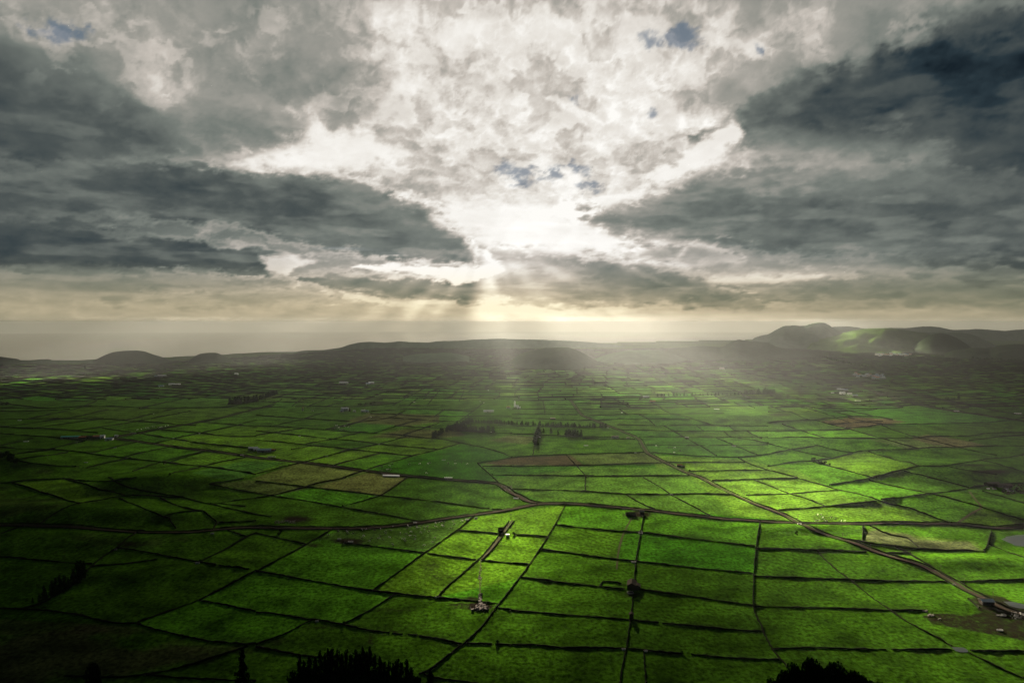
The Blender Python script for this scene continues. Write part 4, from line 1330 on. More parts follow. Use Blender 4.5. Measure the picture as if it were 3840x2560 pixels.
# the leaning row along the wall at lower left
NEARCON = Kit([lambda i=i: conifer(15, 3.0, 900, .75, 80 + i, .04) for i in range(3)])
for k, (x_, y_, h_) in enumerate(((250, 955, 6), (300, 945, 9), (335, 935, 16), (355, 925, 8), (395, 905, 17), (425, 895, 19), (455, 880, 20), (490, 870, 18), (520, 850, 12), (560, 815, 18), (590, 790, 23), (618, 775, 22), (640, 760, 19), (600, 805, 15))):
    g = gp('B0', x_, y_)
    NEARCON.put(k, tuple(g), k * 1.3, (h_ / 15 * 1.15, h_ / 15 * 1.15, h_ / 17), 'dark conifer in the slanting row along the wall in the shaded left fields', 'tree', 'conifers in the slanting row at left')
g = gp('B1', 178, 432); FARLEAF.put(0, tuple(g), 0, (.75, .75, .85), 'single round tree just below the narrow paved lane', 'tree')
g = gp('B3', 220, 442); FARLEAF.put(1, tuple(g), 0, (.52, .52, .66), 'single dark rounded bush casting a long shadow below the road junction', 'bush')
# foreground trees on the slope under the viewpoint
def slope_tree(kit, i, px, py_top, y, h, ws, label, cat='tree', group=None):
    """a tree whose top stands in line with a photo pixel at distance y; base on the slope"""
    dx, dy, dz = ray(px, py_top)
    t = y / dy
    x = float(dx * t); ztop = float(EYE + dz * t)
    zb = float(terrain(x, y))
    hh = max(ztop - zb, 4.0)
    kit.put(i, (x, y, zb), i * 2.1, (ws, ws, hh / h), label, cat, group)
BIGCON = Kit([lambda i=i: conifer(22, 4.2, 3600, .62, 120 + i, .03, None, .9) for i in range(4)])
BIGLEAF = Kit([lambda i=i: leafy(16, 6.0, 3600, .62, 140 + i, .05, 16) for i in range(3)])
q = tp('B0', [(1848, 1325)])[0]
slope_tree(BIGCON, 0, q[0], q[1], 200, 22, 1.05, 'lone black conifer spire standing apart at the bottom edge')
for k, (x_, y_) in enumerate(((330, 1362), (365, 1400), (405, 1372), (450, 1385), (490, 1336), (525, 1345), (550, 1316), (582, 1312), (622, 1322), (655, 1350), (692, 1326), (725, 1365), (760, 1330), (790, 1345), (815, 1306), (845, 1340), (870, 1306), (905, 1360), (945, 1376), (980, 1410), (1015, 1408), (1050, 1420), (1082, 1396), (1110, 1420), (1150, 1402), (1185, 1450), (1330, 1480))):
    q = tp('B1', [(x_, y_)])[0]
    slope_tree(BIGCON, k, q[0], q[1], 205 + (k * 37) % 40, 22, .8 + .25 * ((k * 7) % 5) / 5, 'black conifer in the thick clump at the bottom edge left of the middle', 'tree', 'conifers of the foreground clump')
for k, (x_, y_) in enumerate(((300, 1440), (380, 1450), (460, 1440), (560, 1420), (650, 1430), (740, 1430), (830, 1430), (920, 1450), (1010, 1480), (1100, 1490), (1200, 1500), (340, 1500), (480, 1510), (620, 1500), (780, 1500), (900, 1520))):
    q = tp('B1', [(x_, y_)])[0]
    slope_tree(BIGLEAF, k, q[0], q[1], 185 + (k * 29) % 25, 16, .8, 'dark leafy tree filling the foot of the foreground conifer clump', 'tree', 'leafy trees in the foreground clump')
for k, (x_, y_) in enumerate(((60, 1500), (110, 1450), (180, 1396), (240, 1376), (310, 1352), (370, 1388), (430, 1400), (480, 1392), (530, 1388), (590, 1436), (640, 1456), (690, 1490), (760, 1482), (850, 1548), (20, 1540), (280, 1430), (400, 1450), (520, 1460), (200, 1470), (330, 1480), (600, 1500), (120, 1520), (450, 1520))):
    q = tp('B3', [(x_, y_)])[0]
    slope_tree(BIGLEAF, k, q[0], q[1], 185 + (k * 31) % 40, 16, .75, 'black rounded tree in the clump at the bottom edge right of the middle', 'tree', 'rounded trees of the right foreground clump')
q = tp('B0', [(700, 1395)])[0]
slope_tree(BIGLEAF, 1, q[0], q[1], 225, 16, .7, 'dark bushy tree in the scrub at the lower left', 'tree')

# ------------------------------------------------------------------ buildings
M_WHITE = simple_mat("whitewash", (.58, .57, .54), .8, .1, .4, 0)
M_PALE = simple_mat("pale_roof", (.52, .52, .52), .6, .12, .3, 0)
M_BLUE = simple_mat("blue_grey_roof", (.22, .30, .36), .55, .15, .3, 0)
M_TURQ = simple_mat("turquoise_roof", (.10, .34, .28), .55, .15, .3, 0)
M_TILE = simple_mat("red_tile_roof", (.30, .12, .07), .85, .25, 1.0, 0)
M_PINK = simple_mat("pinkish_roof", (.38, .28, .25), .8, .12, .4, 0)
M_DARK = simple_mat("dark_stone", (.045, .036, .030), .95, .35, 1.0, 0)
M_DOOR = simple_mat("dark_opening", (.015, .014, .013), .9, .2, 1.0, .2)
M_CONC = simple_mat("concrete", (.19, .185, .17), .85, .15, .8, 0)
M_WRAP = simple_mat("white_wrap", (.65, .65, .65), .4, .06, .8, 0)
M_ROCK = simple_mat("pale_rubble", (.19, .17, .15), .95, .45, .6, 0)
M_POND = simple_mat("pond_water", (.02, .024, .024), .3, .3, .05, .12)
M_TWATER = simple_mat("trough_water", (.02, .022, .02), .9, .2, .5, 0)
M_GLEAM = simple_mat("gleaming_roof", (.85, .85, .86), .28, .05, .5, .8, 0, .9)

def box(x0, x1, y0, y1, z0, z1):
    V = [(x, y, z) for z in (z0, z1) for x, y in ((x0, y0), (x1, y0), (x1, y1), (x0, y1))]
    return V, [(3, 2, 1, 0), (4, 5, 6, 7), (0, 1, 5, 4), (1, 2, 6, 5), (2, 3, 7, 6), (3, 0, 4, 7)]
def join(parts):
    V, Fc = [], []
    for v, f in parts:
        n = len(V); V += list(v); Fc += [tuple(i + n for i in q) for q in f]
    return V, Fc
def shed(name, L, wd, h, rise, roofm, wallm, windows=2, chimney=False):
    root = empty(name, (0, 0, 0))
    V, Fc = box(-L / 2, L / 2, -wd / 2, wd / 2, -1.0, h)
    n = len(V)                                       # gables
    V = V + [(-L / 2, 0, h + rise), (L / 2, 0, h + rise)]
    Fc = [f for f in Fc if f != (4, 5, 6, 7)] + [(7, 4, n), (5, 6, n + 1)]
    mesh("wall", V, Fc, wallm, root)
    ov, th = .45, .18
    R = []
    for s in (-1, 1):
        e = wd / 2 + ov; ze = h - rise * ov / (wd / 2)
        a = [(-L / 2 - ov, s * e, ze + .03), (L / 2 + ov, s * e, ze + .03), (L / 2 + ov, 0, h + rise + .03), (-L / 2 - ov, 0, h + rise + .03)]
        b = [(x, y, z + th) for x, y, z in a]
        R.append((a + b, [(0, 1, 2, 3), (7, 6, 5, 4), (0, 4, 5, 1), (1, 5, 6, 2), (2, 6, 7, 3), (3, 7, 4, 0)]))
    rf = mesh("roof", *join(R), roofm, root)
    if chimney: mesh("chimney", *box(L * .25, L * .25 + .8, -.4, .4, h + rise * .5, h + rise + 1.2), wallm, rf)
    mesh("door", *box(-L * .08 - 1.0, -L * .08 + 1.0, -wd / 2 - .04, -wd / 2 + .05, 0, min(2.4, h * .85)), M_DOOR, root)
    for k in range(windows):
        x = -L / 2 + L * (k + .75) / (windows + .5)
        if abs(x + L * .08) < 1.8: x += 2.4
        w_ = mesh("window", *box(x - .6, x + .6, -wd / 2 - .03, -wd / 2 + .05, h * .42, h * .8), M_DOOR, root)
        mesh("frame", *join([box(x - .72, x + .72, -wd / 2 - .06, -wd / 2 + .02, h * .8, h * .8 + .12), box(x - .72, x + .72, -wd / 2 - .10, -wd / 2 + .02, h * .42 - .12, h * .42)]), M_CONC, w_)
    return root
def place(o, tile, x, y, rz, label, cat, group=None):
    g = gp(tile, x, y)
    o.location = (g[0], g[1], float(g[2]) - .05); o.rotation_euler = (0, 0, math.radians(rz))
    return tag(o, label, cat, group)
B = [ # tile, x, y, name, length, width, height, rise, roof, wall, turn, label, windows
    ('M0', 2326, 1312, 'barn', 17, 9, 4, 2, M_PALE, M_CONC, 8, 'pale grey barn at the left end of the shed pair above the brown lane', 3),
    ('M1', 4, 1318, 'barn', 10, 8, 3.5, 1.6, M_PALE, M_WHITE, 8, 'short pale shed between the pale barn and the long blue roofed shed', 1),
    ('M1', 78, 1330, 'barn', 26, 11, 4, 2.2, M_BLUE, M_CONC, 8, 'long shed with blue grey roof above the brown lane', 5),
    ('M1', 160, 1322, 'shed', 8, 6, 3, 1.2, M_TILE, M_DARK, -10, 'small dark shed with reddish roof beside the long blue roofed shed', 1),
    ('M0', 650, 1206, 'shed', 38, 9, 3.5, 1.6, M_TURQ, M_CONC, 10, 'long turquoise roofed shed on the left farm', 5),
    ('M0', 760, 1212, 'barn', 14, 9, 4, 2, M_TILE, M_DARK, 12, 'brown barn beside the turquoise shed', 2),
    ('M0', 820, 1206, 'barn', 16, 9, 4, 2, M_DARK, M_DARK, 5, 'dark barn in the middle of the left farm', 2),
    ('M0', 890, 1204, 'barn', 16, 9, 4, 2, M_TILE, M_DARK, 8, 'reddish brown barn just left of the white farmhouse on the left farm', 2),
    ('M0', 942, 1206, 'farmhouse', 9, 8, 5, 2.4, M_PALE, M_WHITE, 20, 'white farmhouse at the right of the left farm', 2),
    ('M0', 1006, 1222, 'shed', 15, 9, 3.5, 1.4, M_BLUE, M_WHITE, 10, 'pale blue roofed shed at the lane fork by the left farm', 2),
    ('M0', 1070, 1192, 'hut', 6, 5, 3, 1.2, M_PALE, M_WHITE, 0, 'small pale hut on the lane right of the left farm', 1),
    ('M1', 816, 952, 'farmhouse', 20, 9, 6.5, 2.4, M_PALE, M_WHITE, 0, 'white farmhouse with long pale roof in the left middle of the plain', 4),
    ('M1', 788, 962, 'shed', 9, 6, 3, 1.2, M_BLUE, M_WHITE, 0, 'low blue shed in front of the white farmhouse', 1),
    ('M1', 905, 964, 'hut', 7, 5, 3, 1.2, M_PALE, M_WHITE, 0, 'small white hut right of the white farmhouse', 1),
    ('M1', 985, 964, 'farmhouse', 12, 8, 4, 2, M_PALE, M_WHITE, 5, 'white house at the start of the bend right of the farmhouse', 2),
    ('M1', 1020, 966, 'shed', 9, 7, 3.5, 1.5, M_BLUE, M_WHITE, -5, 'blue roofed shed beside the house on the bend', 1),
    ('M1', 806, 705, 'barn', 36, 12, 5, 2, M_PALE, M_WHITE, 0, 'long low white barn far out on the left of the plain', 4),
    ('M1', 1060, 708, 'barn', 22, 12, 6, 2.5, M_PALE, M_CONC, 0, 'pale barn among far sheds left of the middle', 3),
    ('M1', 1030, 715, 'barn', 18, 10, 5, 2, M_BLUE, M_CONC, 12, 'bluish barn in front of the pale far barn left of the middle', 2),
    ('M0', 1490, 645, 'barn', 40, 14, 7, 3, M_PALE, M_CONC, 0, 'big pale barn below the larger green cone', 4),
    ('M0', 1440, 644, 'barn', 18, 12, 5, 2, M_BLUE, M_CONC, 0, 'low bluish barn left of the big pale barn below the cone', 2),
    ('M0', 1580, 720, 'barn', 24, 12, 5, 2.5, M_PALE, M_WHITE, 5, 'white barn in the middle of three far sheds on the left', 2),
    ('M0', 1480, 735, 'barn', 20, 10, 4, 2, M_BLUE, M_WHITE, 5, 'bluish barn at the left of three far sheds on the left', 2),
    ('M0', 1636, 714, 'shed', 18, 7, 3, 1.4, M_PALE, M_WHITE, 15, 'thin pale shed at the right of three far sheds on the left', 2),
    ('M0', 2172, 624, 'farmhouse', 16, 10, 6, 2.6, M_PALE, M_WHITE, 0, 'far white house below the smaller green cone', 2),
    ('M2', 375, 1035, 'shed', 12, 6, 3.5, 1.4, M_PINK, M_DARK, 0, 'small shed with pinkish roof behind the long conifer row', 1),
    ('M2', 1232, 838, 'barn', 21, 10, 5, 2.4, M_PALE, M_CONC, -5, 'pale barn at the end of the pale track', 3),
    ('M2', 1290, 874, 'barn', 18, 9, 3, 1.4, M_TILE, M_CONC, 5, 'low ruined looking barn just below the pale barn', 2),
    ('M2', 948, 1202, 'shed', 15, 6, 3.2, 1.2, M_PINK, M_WHITE, 0, 'long shed with pinkish white roof left of the winding road', 3),
    ('M2', 1065, 1210, 'hut', 5, 4, 2.6, 1, M_PINK, M_WHITE, 10, 'small pinkish hut between the long shed and the winding road', 1),
    ('M2', 1605, 1212, 'hut', 8, 6, 3.2, 1.4, M_CONC, M_DARK, 0, 'dark hut with grey roof on a wall crossing right of the road', 1),
    ('M2', 1540, 1466, 'shed', 9, 5, 3, 1.2, M_TILE, M_DARK, -12, 'small dark shed with reddish roof beside the hedge on the winding road', 1),
    ('M2', 1570, 1474, 'shed', 6, 4, 2.6, 1.0, M_DARK, M_DARK, -12, 'low dark lean-to next to the hedge on the winding road', 1),
    ('M2', 1928, 575, 'farmhouse', 24, 12, 7, 3, M_PINK, M_WHITE, 0, 'far white house with pinkish roof on the hazy right slope', 3),
    ('M2', 135, 540, 'barn', 24, 10, 6, 2.5, M_PINK, M_WHITE, 0, 'far pinkish barn at the left foot of the middle mound', 3),
    ('M2', 520, 540, 'barn', 22, 10, 6, 2.5, M_PALE, M_WHITE, 0, 'far white barn at the right foot of the middle mound', 3),
    ('M3', 650, 766, 'barn', 16, 9, 5, 2, M_PALE, M_CONC, 0, 'left one of three pale barns in the back row of the right farm', 2),
    ('M3', 682, 770, 'barn', 16, 9, 5, 2, M_PALE, M_CONC, 0, 'middle one of three pale barns in the back row of the right farm', 2),
    ('M3', 714, 774, 'barn', 14, 9, 5, 2, M_BLUE, M_CONC, 0, 'bluish right one of three barns in the back row of the right farm', 2),
    ('M3', 592, 800, 'hut', 9, 7, 4, 1.6, M_PALE, M_WHITE, 0, 'small white hut apart on the left of the right farm', 1),
    ('M3', 684, 800, 'farmhouse', 18, 9, 5, 2.2, M_PALE, M_WHITE, -8, 'white farmhouse in the front row of the right farm', 3),
    ('M3', 750, 808, 'farmhouse', 14, 9, 5, 2.2, M_PALE, M_WHITE, -8, 'white house right of the farmhouse in the front row of the right farm', 2),
    ('M3', 800, 820, 'shed', 16, 8, 3.5, 1.6, M_BLUE, M_CONC, -8, 'bluish shed at the right end of the right farm', 2),
    ('M3', 1728, 968, 'shed', 14, 8, 3.5, 1.6, M_CONC, M_DARK, -10, 'grey roofed shed beside the dark lane far right', 2),
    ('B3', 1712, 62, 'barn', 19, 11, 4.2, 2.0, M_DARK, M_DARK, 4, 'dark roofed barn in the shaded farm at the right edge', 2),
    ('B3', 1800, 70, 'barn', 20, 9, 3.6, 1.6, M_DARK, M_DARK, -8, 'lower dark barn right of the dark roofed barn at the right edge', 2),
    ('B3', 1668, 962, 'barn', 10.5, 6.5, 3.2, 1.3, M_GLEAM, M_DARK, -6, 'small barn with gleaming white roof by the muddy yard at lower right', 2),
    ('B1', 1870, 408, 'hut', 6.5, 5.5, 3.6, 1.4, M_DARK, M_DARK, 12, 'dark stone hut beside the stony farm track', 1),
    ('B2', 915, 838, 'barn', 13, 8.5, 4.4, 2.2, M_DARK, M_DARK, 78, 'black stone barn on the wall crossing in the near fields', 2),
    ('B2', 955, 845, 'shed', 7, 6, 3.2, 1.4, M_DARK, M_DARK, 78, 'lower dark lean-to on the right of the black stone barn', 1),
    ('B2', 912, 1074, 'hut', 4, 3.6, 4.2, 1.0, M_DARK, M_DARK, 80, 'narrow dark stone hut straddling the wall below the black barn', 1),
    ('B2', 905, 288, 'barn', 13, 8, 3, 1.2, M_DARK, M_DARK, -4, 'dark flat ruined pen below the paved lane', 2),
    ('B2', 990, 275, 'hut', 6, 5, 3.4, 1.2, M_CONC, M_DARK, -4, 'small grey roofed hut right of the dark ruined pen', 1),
]
for tile, x, y, name, L, wd, h, rise, roofm, wallm, turn, label, nw in B:
    place(shed(name, L, wd, h, rise, roofm, wallm, nw, name == 'farmhouse'), tile, x, y, turn, label, 'house' if name == 'farmhouse' else name)
# the far village under the green hill and the roofs beyond the right farm
VIL = Kit([lambda: shed('house', 16, 9, 6, 2.5, M_TILE, M_WHITE, 2), lambda: shed('house', 22, 10, 6, 2.5, M_PALE, M_CONC, 2), lambda: shed('house', 14, 9, 7, 2.5, M_BLUE, M_WHITE, 2)])
r5 = np.random.default_rng(55)
for k in range(30):
    t = k / 29
    x, y = 800 + 270 * t + r5.normal(0, 8), 634 + 18 * t + r5.normal(0, 7)
    VIL.put(k, tuple(gp('M3', x, y)), r5.uniform(-.5, .5), r5.uniform(.7, 1.1), 'pale house in the loose village right of the right farm', 'house', 'houses of the near village')
for k in range(34):
    t = k / 33
    x, y = 990 + 300 * t + r5.normal(0, 8), 446 + r5.normal(0, 5)
    VIL.put(k, tuple(gp('M3', x, y)), r5.uniform(-.5, .5), r5.uniform(.9, 1.5), 'far pale house in the village strung out under the green hill', 'house', 'houses of the far village')
# stone tower, white silo with its sheds
def tower(name, r0, r1, h, mat, cap, square=False):
    root = empty(name, (0, 0, 0))
    k = 4 if square else 18
    ring = lambda r, z: [(r * math.cos(2 * math.pi * (q + .5) / k), r * math.sin(2 * math.pi * (q + .5) / k), z) for q in range(k)]
    V = ring(r0, -1) + ring(r1, h)
    Fc = [(q, (q + 1) % k, k + (q + 1) % k, k + q) for q in range(k)] + [tuple(range(k, 2 * k))]
    mesh("wall", V, Fc, mat, root)
    V = ring(r1 * 1.12, h + .02) + ring(r1 * 1.12, h + .35) + [(0, 0, h + .35 + r1 * .7)]
    Fc = [(q, (q + 1) % k, k + (q + 1) % k, k + q) for q in range(k)] + [(k + q, k + (q + 1) % k, 2 * k) for q in range(k)] + [tuple(range(k - 1, -1, -1))]
    mesh("roof", V, Fc, cap, root)
    mesh("door", *box(-.6, .6, -r0 * (.75 if square else 1.02) - .05, -r0 * .6, 0, 2.2), M_DOOR, root)
    return root
place(tower('stone_tower', 3.0, 2.4, 9, M_CONC, M_TILE, True), 'M1', 430, 955, 0, 'small square stone tower alone left of the white farmhouse', 'tower')
place(tower('silo', 2.2, 2.2, 15, M_WRAP, M_PALE), 'M2', 25, 915, 0, 'tall white silo near the middle of the plain', 'silo')
place(tower('silo', 2.6, 2.4, 8, M_DARK, M_DARK), 'M1', 862, 960, 0, 'short dark silo at the right gable of the white farmhouse', 'silo')
for k, (tile, x, y, L, lb) in enumerate((('M2', 40, 920, 14, 'white shed right beside the tall white silo'), ('M2', 62, 932, 10, 'small pale shed in front of the tall white silo'), ('M1', 2318, 930, 12, 'reddish shed left of the tall white silo'), ('M1', 2138, 964, 30, 'very long low white shed left of the tall white silo'))):
    place(shed('shed', L, 7, 3.6, 1.5, M_TILE if k == 2 else M_PALE, M_WHITE, 2), tile, x, y, 0, lb, 'shed')

# ------------------------------------------------------------------ troughs, tanks, bales, rubble
def trough(L, wd, h, mat):
    o = empty('water_trough', (0, 0, 0))
    t = .12
    mesh("basin", *join([box(-L / 2, L / 2, -wd / 2, -wd / 2 + t, -.3, h), box(-L / 2, L / 2, wd / 2 - t, wd / 2, -.3, h), box(-L / 2, -L / 2 + t, -wd / 2 + t, wd / 2 - t, -.3, h), box(L / 2 - t, L / 2, -wd / 2 + t, wd / 2 - t, -.3, h), box(-L / 2 + t, L / 2 - t, -wd / 2 + t, wd / 2 - t, -.3, .15)]), mat, o)
    mesh("water", [(-L / 2 + t, -wd / 2 + t, h - .12), (L / 2 - t, -wd / 2 + t, h - .12), (L / 2 - t, wd / 2 - t, h - .12), (-L / 2 + t, wd / 2 - t, h - .12)], [(0, 1, 2, 3)], M_TWATER, o)
    return o
TK = Kit([lambda: trough(4.0, 1.6, .9, M_WHITE), lambda: trough(3.0, 2.2, 1.1, M_CONC)])
TROUGHS = [
    ('B2', 982, 414, 1.2, 'upper of two white troughs on the wall crossing below the grey roofed hut'), ('B2', 982, 426, 1.2, 'lower of two white troughs on the wall crossing below the grey roofed hut'),
    ('B2', 930, 648, 1.2, 'white trough on the wall left of the long upright wall above the black barn'), ('B2', 904, 884, 1.9, 'long white trough at the foot of the black stone barn'),
    ('B2', 853, 1314, .7, 'small white trough left of the two upright walls at the bottom'), ('B2', 1020, 1328, .7, 'small white trough right of the two upright walls at the bottom'),
    ('B2', 1217, 132, 1.3, 'pale trough where two walls cross right of the paved lane bend'), ('B1', 1215, 346, 1.2, 'white trough by the paved lane above the cow herd'),
    ('B1', 1615, 322, 1.4, 'left pale trough on the paved lane right of the cow herd'), ('B1', 1680, 312, 1.3, 'right pale trough on the paved lane right of the cow herd'),
    ('B1', 635, 472, 1.0, 'upper white trough on the muddy patch left of the herd'), ('B1', 722, 492, 1.4, 'lower white trough on the muddy patch left of the herd'),
    ('B1', 232, 336, 1.1, 'white trough on the muddy patch above the paved lane'), ('B1', 1385, 916, 1.0, 'pale trough on the wall below the stony track field'),
    ('B0', 1508, 655, 1.0, 'pale trough on the wall corner in the dark left fields'), ('B0', 885, 552, .8, 'small pale trough at the wall junction in the dark left fields'),
    ('B0', 1622, 428, 1.0, 'pale trough just below the narrow paved lane on the left'), ('B1', 465, 1100, .6, 'tiny pale trough at the wall corner above the foreground clump'),
    ('M1', 650, 1374, 1.8, 'white trough at the end of the dark mud strip right of the sheds'), ('M1', 130, 1379, 2.6, 'left flat white tank below the blue roofed shed'),
    ('M1', 168, 1379, 1.8, 'right flat white tank below the blue roofed shed'), ('M1', 1130, 1264, 1.5, 'white trough on the wall in the middle left pastures'),
    ('M1', 400, 1189, 1.3, 'white trough on the wall left of the tan pastures'), ('M1', 1725, 1408, 2.2, 'white round looking tank in the pasture of scattered cows'),
    ('M1', 1830, 1414, .8, 'small white tank right of the larger tank among scattered cows'), ('M2', 680, 1274, 2.6, 'white trough alone in the wide field below the conifer row'),
    ('M2', 1132, 1342, 1.3, 'white trough on the wall left of the road bend'), ('M2', 2038, 1280, 2.8, 'pale trough on the wall right of the winding road'),
    ('M2', 255, 1198, 1.2, 'white trough right of the upright conifer clump'), ('M2', 1010, 972, 1.2, 'white trough on the far wall right of the road top'),
    ('M2', 880, 1112, 2.0, 'pale trough where the conifer row meets the winding road'), ('M2', 1880, 940, 4.5, 'long pale tank lying far out in the sunny right fields'),
    ('M3', 2295, 979, 5.0, 'long white tank at the right edge of the plain'), ('M3', 672, 840, 4.0, 'flat white tank in the field below the right farm'), ('M3', 824, 863, 5.0, 'slanting white tank in the field right below the right farm'),
    ('M0', 1596, 1208, 2.2, 'white trough on the wall between the left farm and the barn pair'), ('M0', 1225, 1163, 4.6, 'long white tank beside the straight lane'),
    ('M0', 180, 1043, 2.5, 'white trough on the far wall at the left edge'), ('M0', 240, 1237, 2.8, 'pale trough on the wall left of the turquoise shed'), ('M0', 700, 1251, 1.6, 'pale trough below the brown barns of the left farm'),
    ('M0', 1058, 1296, 1.4, 'white trough in the field below the pale blue roofed shed'), ('M0', 790, 1430, 1.8, 'pale tank alone on the grass above the hummocks at left'), ('M0', 1408, 984, 1.6, 'white trough on the wall below the left wood hedge'),
    ('M0', 2222, 1362, 1.6, 'white trough just below the pale grey barn'), ('M0', 1830, 1165, 1.2, 'tiny white trough on a wall right of the straight lane'), ('M1', 522, 957, 2.0, 'white trough left of the white farmhouse'),
    ('M1', 1052, 1012, 2.0, 'white tank at the end of the bend right of the farmhouse'), ('M1', 2166, 1151, 1.2, 'white trough at the right end of the front shelter belt row'), ('M1', 848, 1074, 2.0, 'white trough right of the herd in the tan pasture'),
    ('M1', 740, 1090, 1.6, 'pale trough above the herd in the tan pasture'), ('M1', 1452, 877, 1.6, 'left white trough on the far walls behind the shelter belt'), ('M1', 1606, 861, 1.6, 'right white trough on the far walls behind the shelter belt'),
    ('M1', 2135, 742, 1.3, 'upper tiny white tank far out in the sunbeam'), ('M1', 2135, 768, 1.3, 'lower tiny white tank far out in the sunbeam'), ('M1', 2060, 870, 2.2, 'white tank on the far wall left of the silo'), ('M1', 2090, 881, 1.6, 'small white tank just right of another left of the silo'),
    ('B3', 1682, 86, 1.2, 'left white trough in the shaded farm at the right edge'), ('B3', 1728, 88, 1.6, 'second white trough in the shaded farm at the right edge'), ('B3', 1820, 88, 1.6, 'third white trough in the shaded farm at the right edge'), ('B3', 1850, 104, 2.6, 'longest pale trough in the shaded farm at the right edge'),
    ('B3', 1420, 822, .9, 'pale trough on the road edge above the white roofed barn'), ('B3', 240, 356, 1.2, 'pale trough on the road junction corner'), ('B3', 1770, 1168, 1.1, 'pale tank in the muddy yard at lower right'), ('B3', 1800, 1054, 1.0, 'small pale tank among junk at the right of the muddy yard'),
    ('B2', 30, 160, 1.8, 'white oval looking tank inside the fork of the paved lane'),
]
for k, (tile, x, y, s, lb) in enumerate(TROUGHS):
    g = gp(tile, x, y)
    big = np.hypot(g[0], g[1]) > 1150
    TK.put(0 if k % 3 else 1, (g[0], g[1], g[2] + .1), rng.uniform(-.15, .15), (s * (.8 if big else 1), s * (1.0 if big else 1.1), 1.1), lb, 'trough')
def tank():
    o = empty('water_tank', (0, 0, 0))
    mesh("body", *box(-2.2, 2.2, -1.6, 1.6, -.3, 2.2), M_WHITE, o)
    mesh("lid", *box(-2.35, 2.35, -1.75, 1.75, 2.21, 2.4), M_PALE, o)
    mesh("hatch", *box(.6, 1.4, -1.64, -1.59, .3, 1.6), M_DOOR, o)
    return o
place(tank(), 'B1', 1922, 446, 0, 'white block shaped water tank right of the dark stone hut', 'tank')
def bale():
    k = 16; V = []; Fc = []
    prof = [(-.62, .0), (-.62, .52), (-.55, .62), (.55, .62), (.62, .52), (.62, .0)]
    for x, r_ in prof:
        for q in range(k): V.append((x, max(r_, .001) * math.cos(2 * math.pi * q / k), .62 + max(r_, .001) * math.sin(2 * math.pi * q / k)))
    for a in range(len(prof) - 1):
        for q in range(k): Fc.append((a * k + q, a * k + (q + 1) % k, (a + 1) * k + (q + 1) % k, (a + 1) * k + q))
    return mesh('silage_bale', V, Fc, M_WRAP)
BALE = Kit([bale])
for r_ in range(2):
    for k in range(24):
        t = k / 23
        g = gp('M1', 1168 + 146 * t, 1557 - r_ * 7 + 3 * t)
        BALE.put(0, (g[0], g[1], g[2]), 1.57 + rng.normal(0, .1), 1.35, 'white wrapped bale in the double row above the paved lane', 'bale', 'wrapped bales in the double row')
for k in range(9):
    g = gp('M2', 0, 0) if False else gp('B2', 230 + (k % 3) * 0 + k * 3, 0) if False else gp('B1', 1440 + k * 7, 3 + (k % 2) * 2)
    BALE.put(0, (g[0], g[1], g[2]), 1.57, 1.3, 'white wrapped bale in the short row beside the brown lane', 'bale', 'wrapped bales beside the brown lane')
def rubble(name, spots, label, r0=.5, r1=1.3, mat=None):
    V, Fc = [], []
    for x, y, z in spots:
        r_ = rng.uniform(r0, r1); n = len(V)
        d = rng.normal(0, 1, (8, 3))
        c = [(-1, -1, -1), (1, -1, -1), (1, 1, -1), (-1, 1, -1), (-1, -1, 1), (1, -1, 1), (1, 1, 1), (-1, 1, 1)]
        th = rng.uniform(0, 6.28); ca, sa = math.cos(th), math.sin(th)
        e = rng.uniform(.5, 1.3, 3)
        for q, cc in enumerate(c):
            p = np.array(cc) * e * r_ * .6 + d[q] * r_ * .14
            V.append((x + p[0] * ca - p[1] * sa, y + p[0] * sa + p[1] * ca, z + p[2] + r_ * .3))
        Fc += [tuple(n + q for q in f) for f in ((3, 2, 1, 0), (4, 5, 6, 7), (0, 1, 5, 4), (1, 2, 6, 5), (2, 3, 7, 6), (3, 0, 4, 7))]
    o = mesh(name, V, Fc, mat or M_ROCK)
    return tag(o, label, 'rubble', kind='stuff')
def scatter(tile, x0, x1, y0, y1, n, tri=False):
    out = []
    for _ in range(n):
        t = rng.random(); x = x0 + (x1 - x0) * t
        y = y0 + (y1 - y0) * (rng.random() if not tri else rng.random() ** .6)
        if tri: x = (x0 + x1) / 2 + (x - (x0 + x1) / 2) * (.15 + .85 * (y - y0) / (y1 - y0))
        out.append(tuple(gp(tile, x, y)))
    return out
rubble('rubble_heap', scatter('B1', 1650, 1785, 960, 1012, 120, True) + scatter('B1', 1702, 1722, 890, 965, 45), 'heap of pale broken stones at the foot of the stony track', .5, 1.5)
rubble('rubble_line', scatter('B1', 1700, 1722, 675, 830, 22), 'loose pale stones strung along the stony track', .4, .9)
rubble('rubble_heap', scatter('B1', 145, 300, 330, 350, 60), 'scattered pale stones on the muddy patch above the paved lane', .4, 1.0)
rubble('rubble_heap', scatter('B1', 1870, 1955, 60, 100, 60), 'pale stones tipped along the brown lane just before the fork', .4, 1.1)
rubble('junk_heap', scatter('B3', 1185, 1215, 1012, 1030, 14) + scatter('B3', 1220, 1265, 1045, 1058, 24) + scatter('B3', 1300, 1320, 1080, 1086, 6), 'pale junk dumped on the near edge of the muddy yard', .3, 1.0)
rubble('junk_heap', scatter('B3', 1850, 1955, 1030, 1080, 50) + scatter('B3', 1750, 1800, 1045, 1060, 12), 'dark and pale junk spread over the right of the muddy yard', .4, 1.2, M_CONC)
rubble('rubble_heap', scatter('M1', 720, 880, 1100, 1135, 0) + scatter('M0', 700, 860, 1188, 1225, 40), 'junk and stones between the barns of the left farm', .6, 1.6, M_DARK)
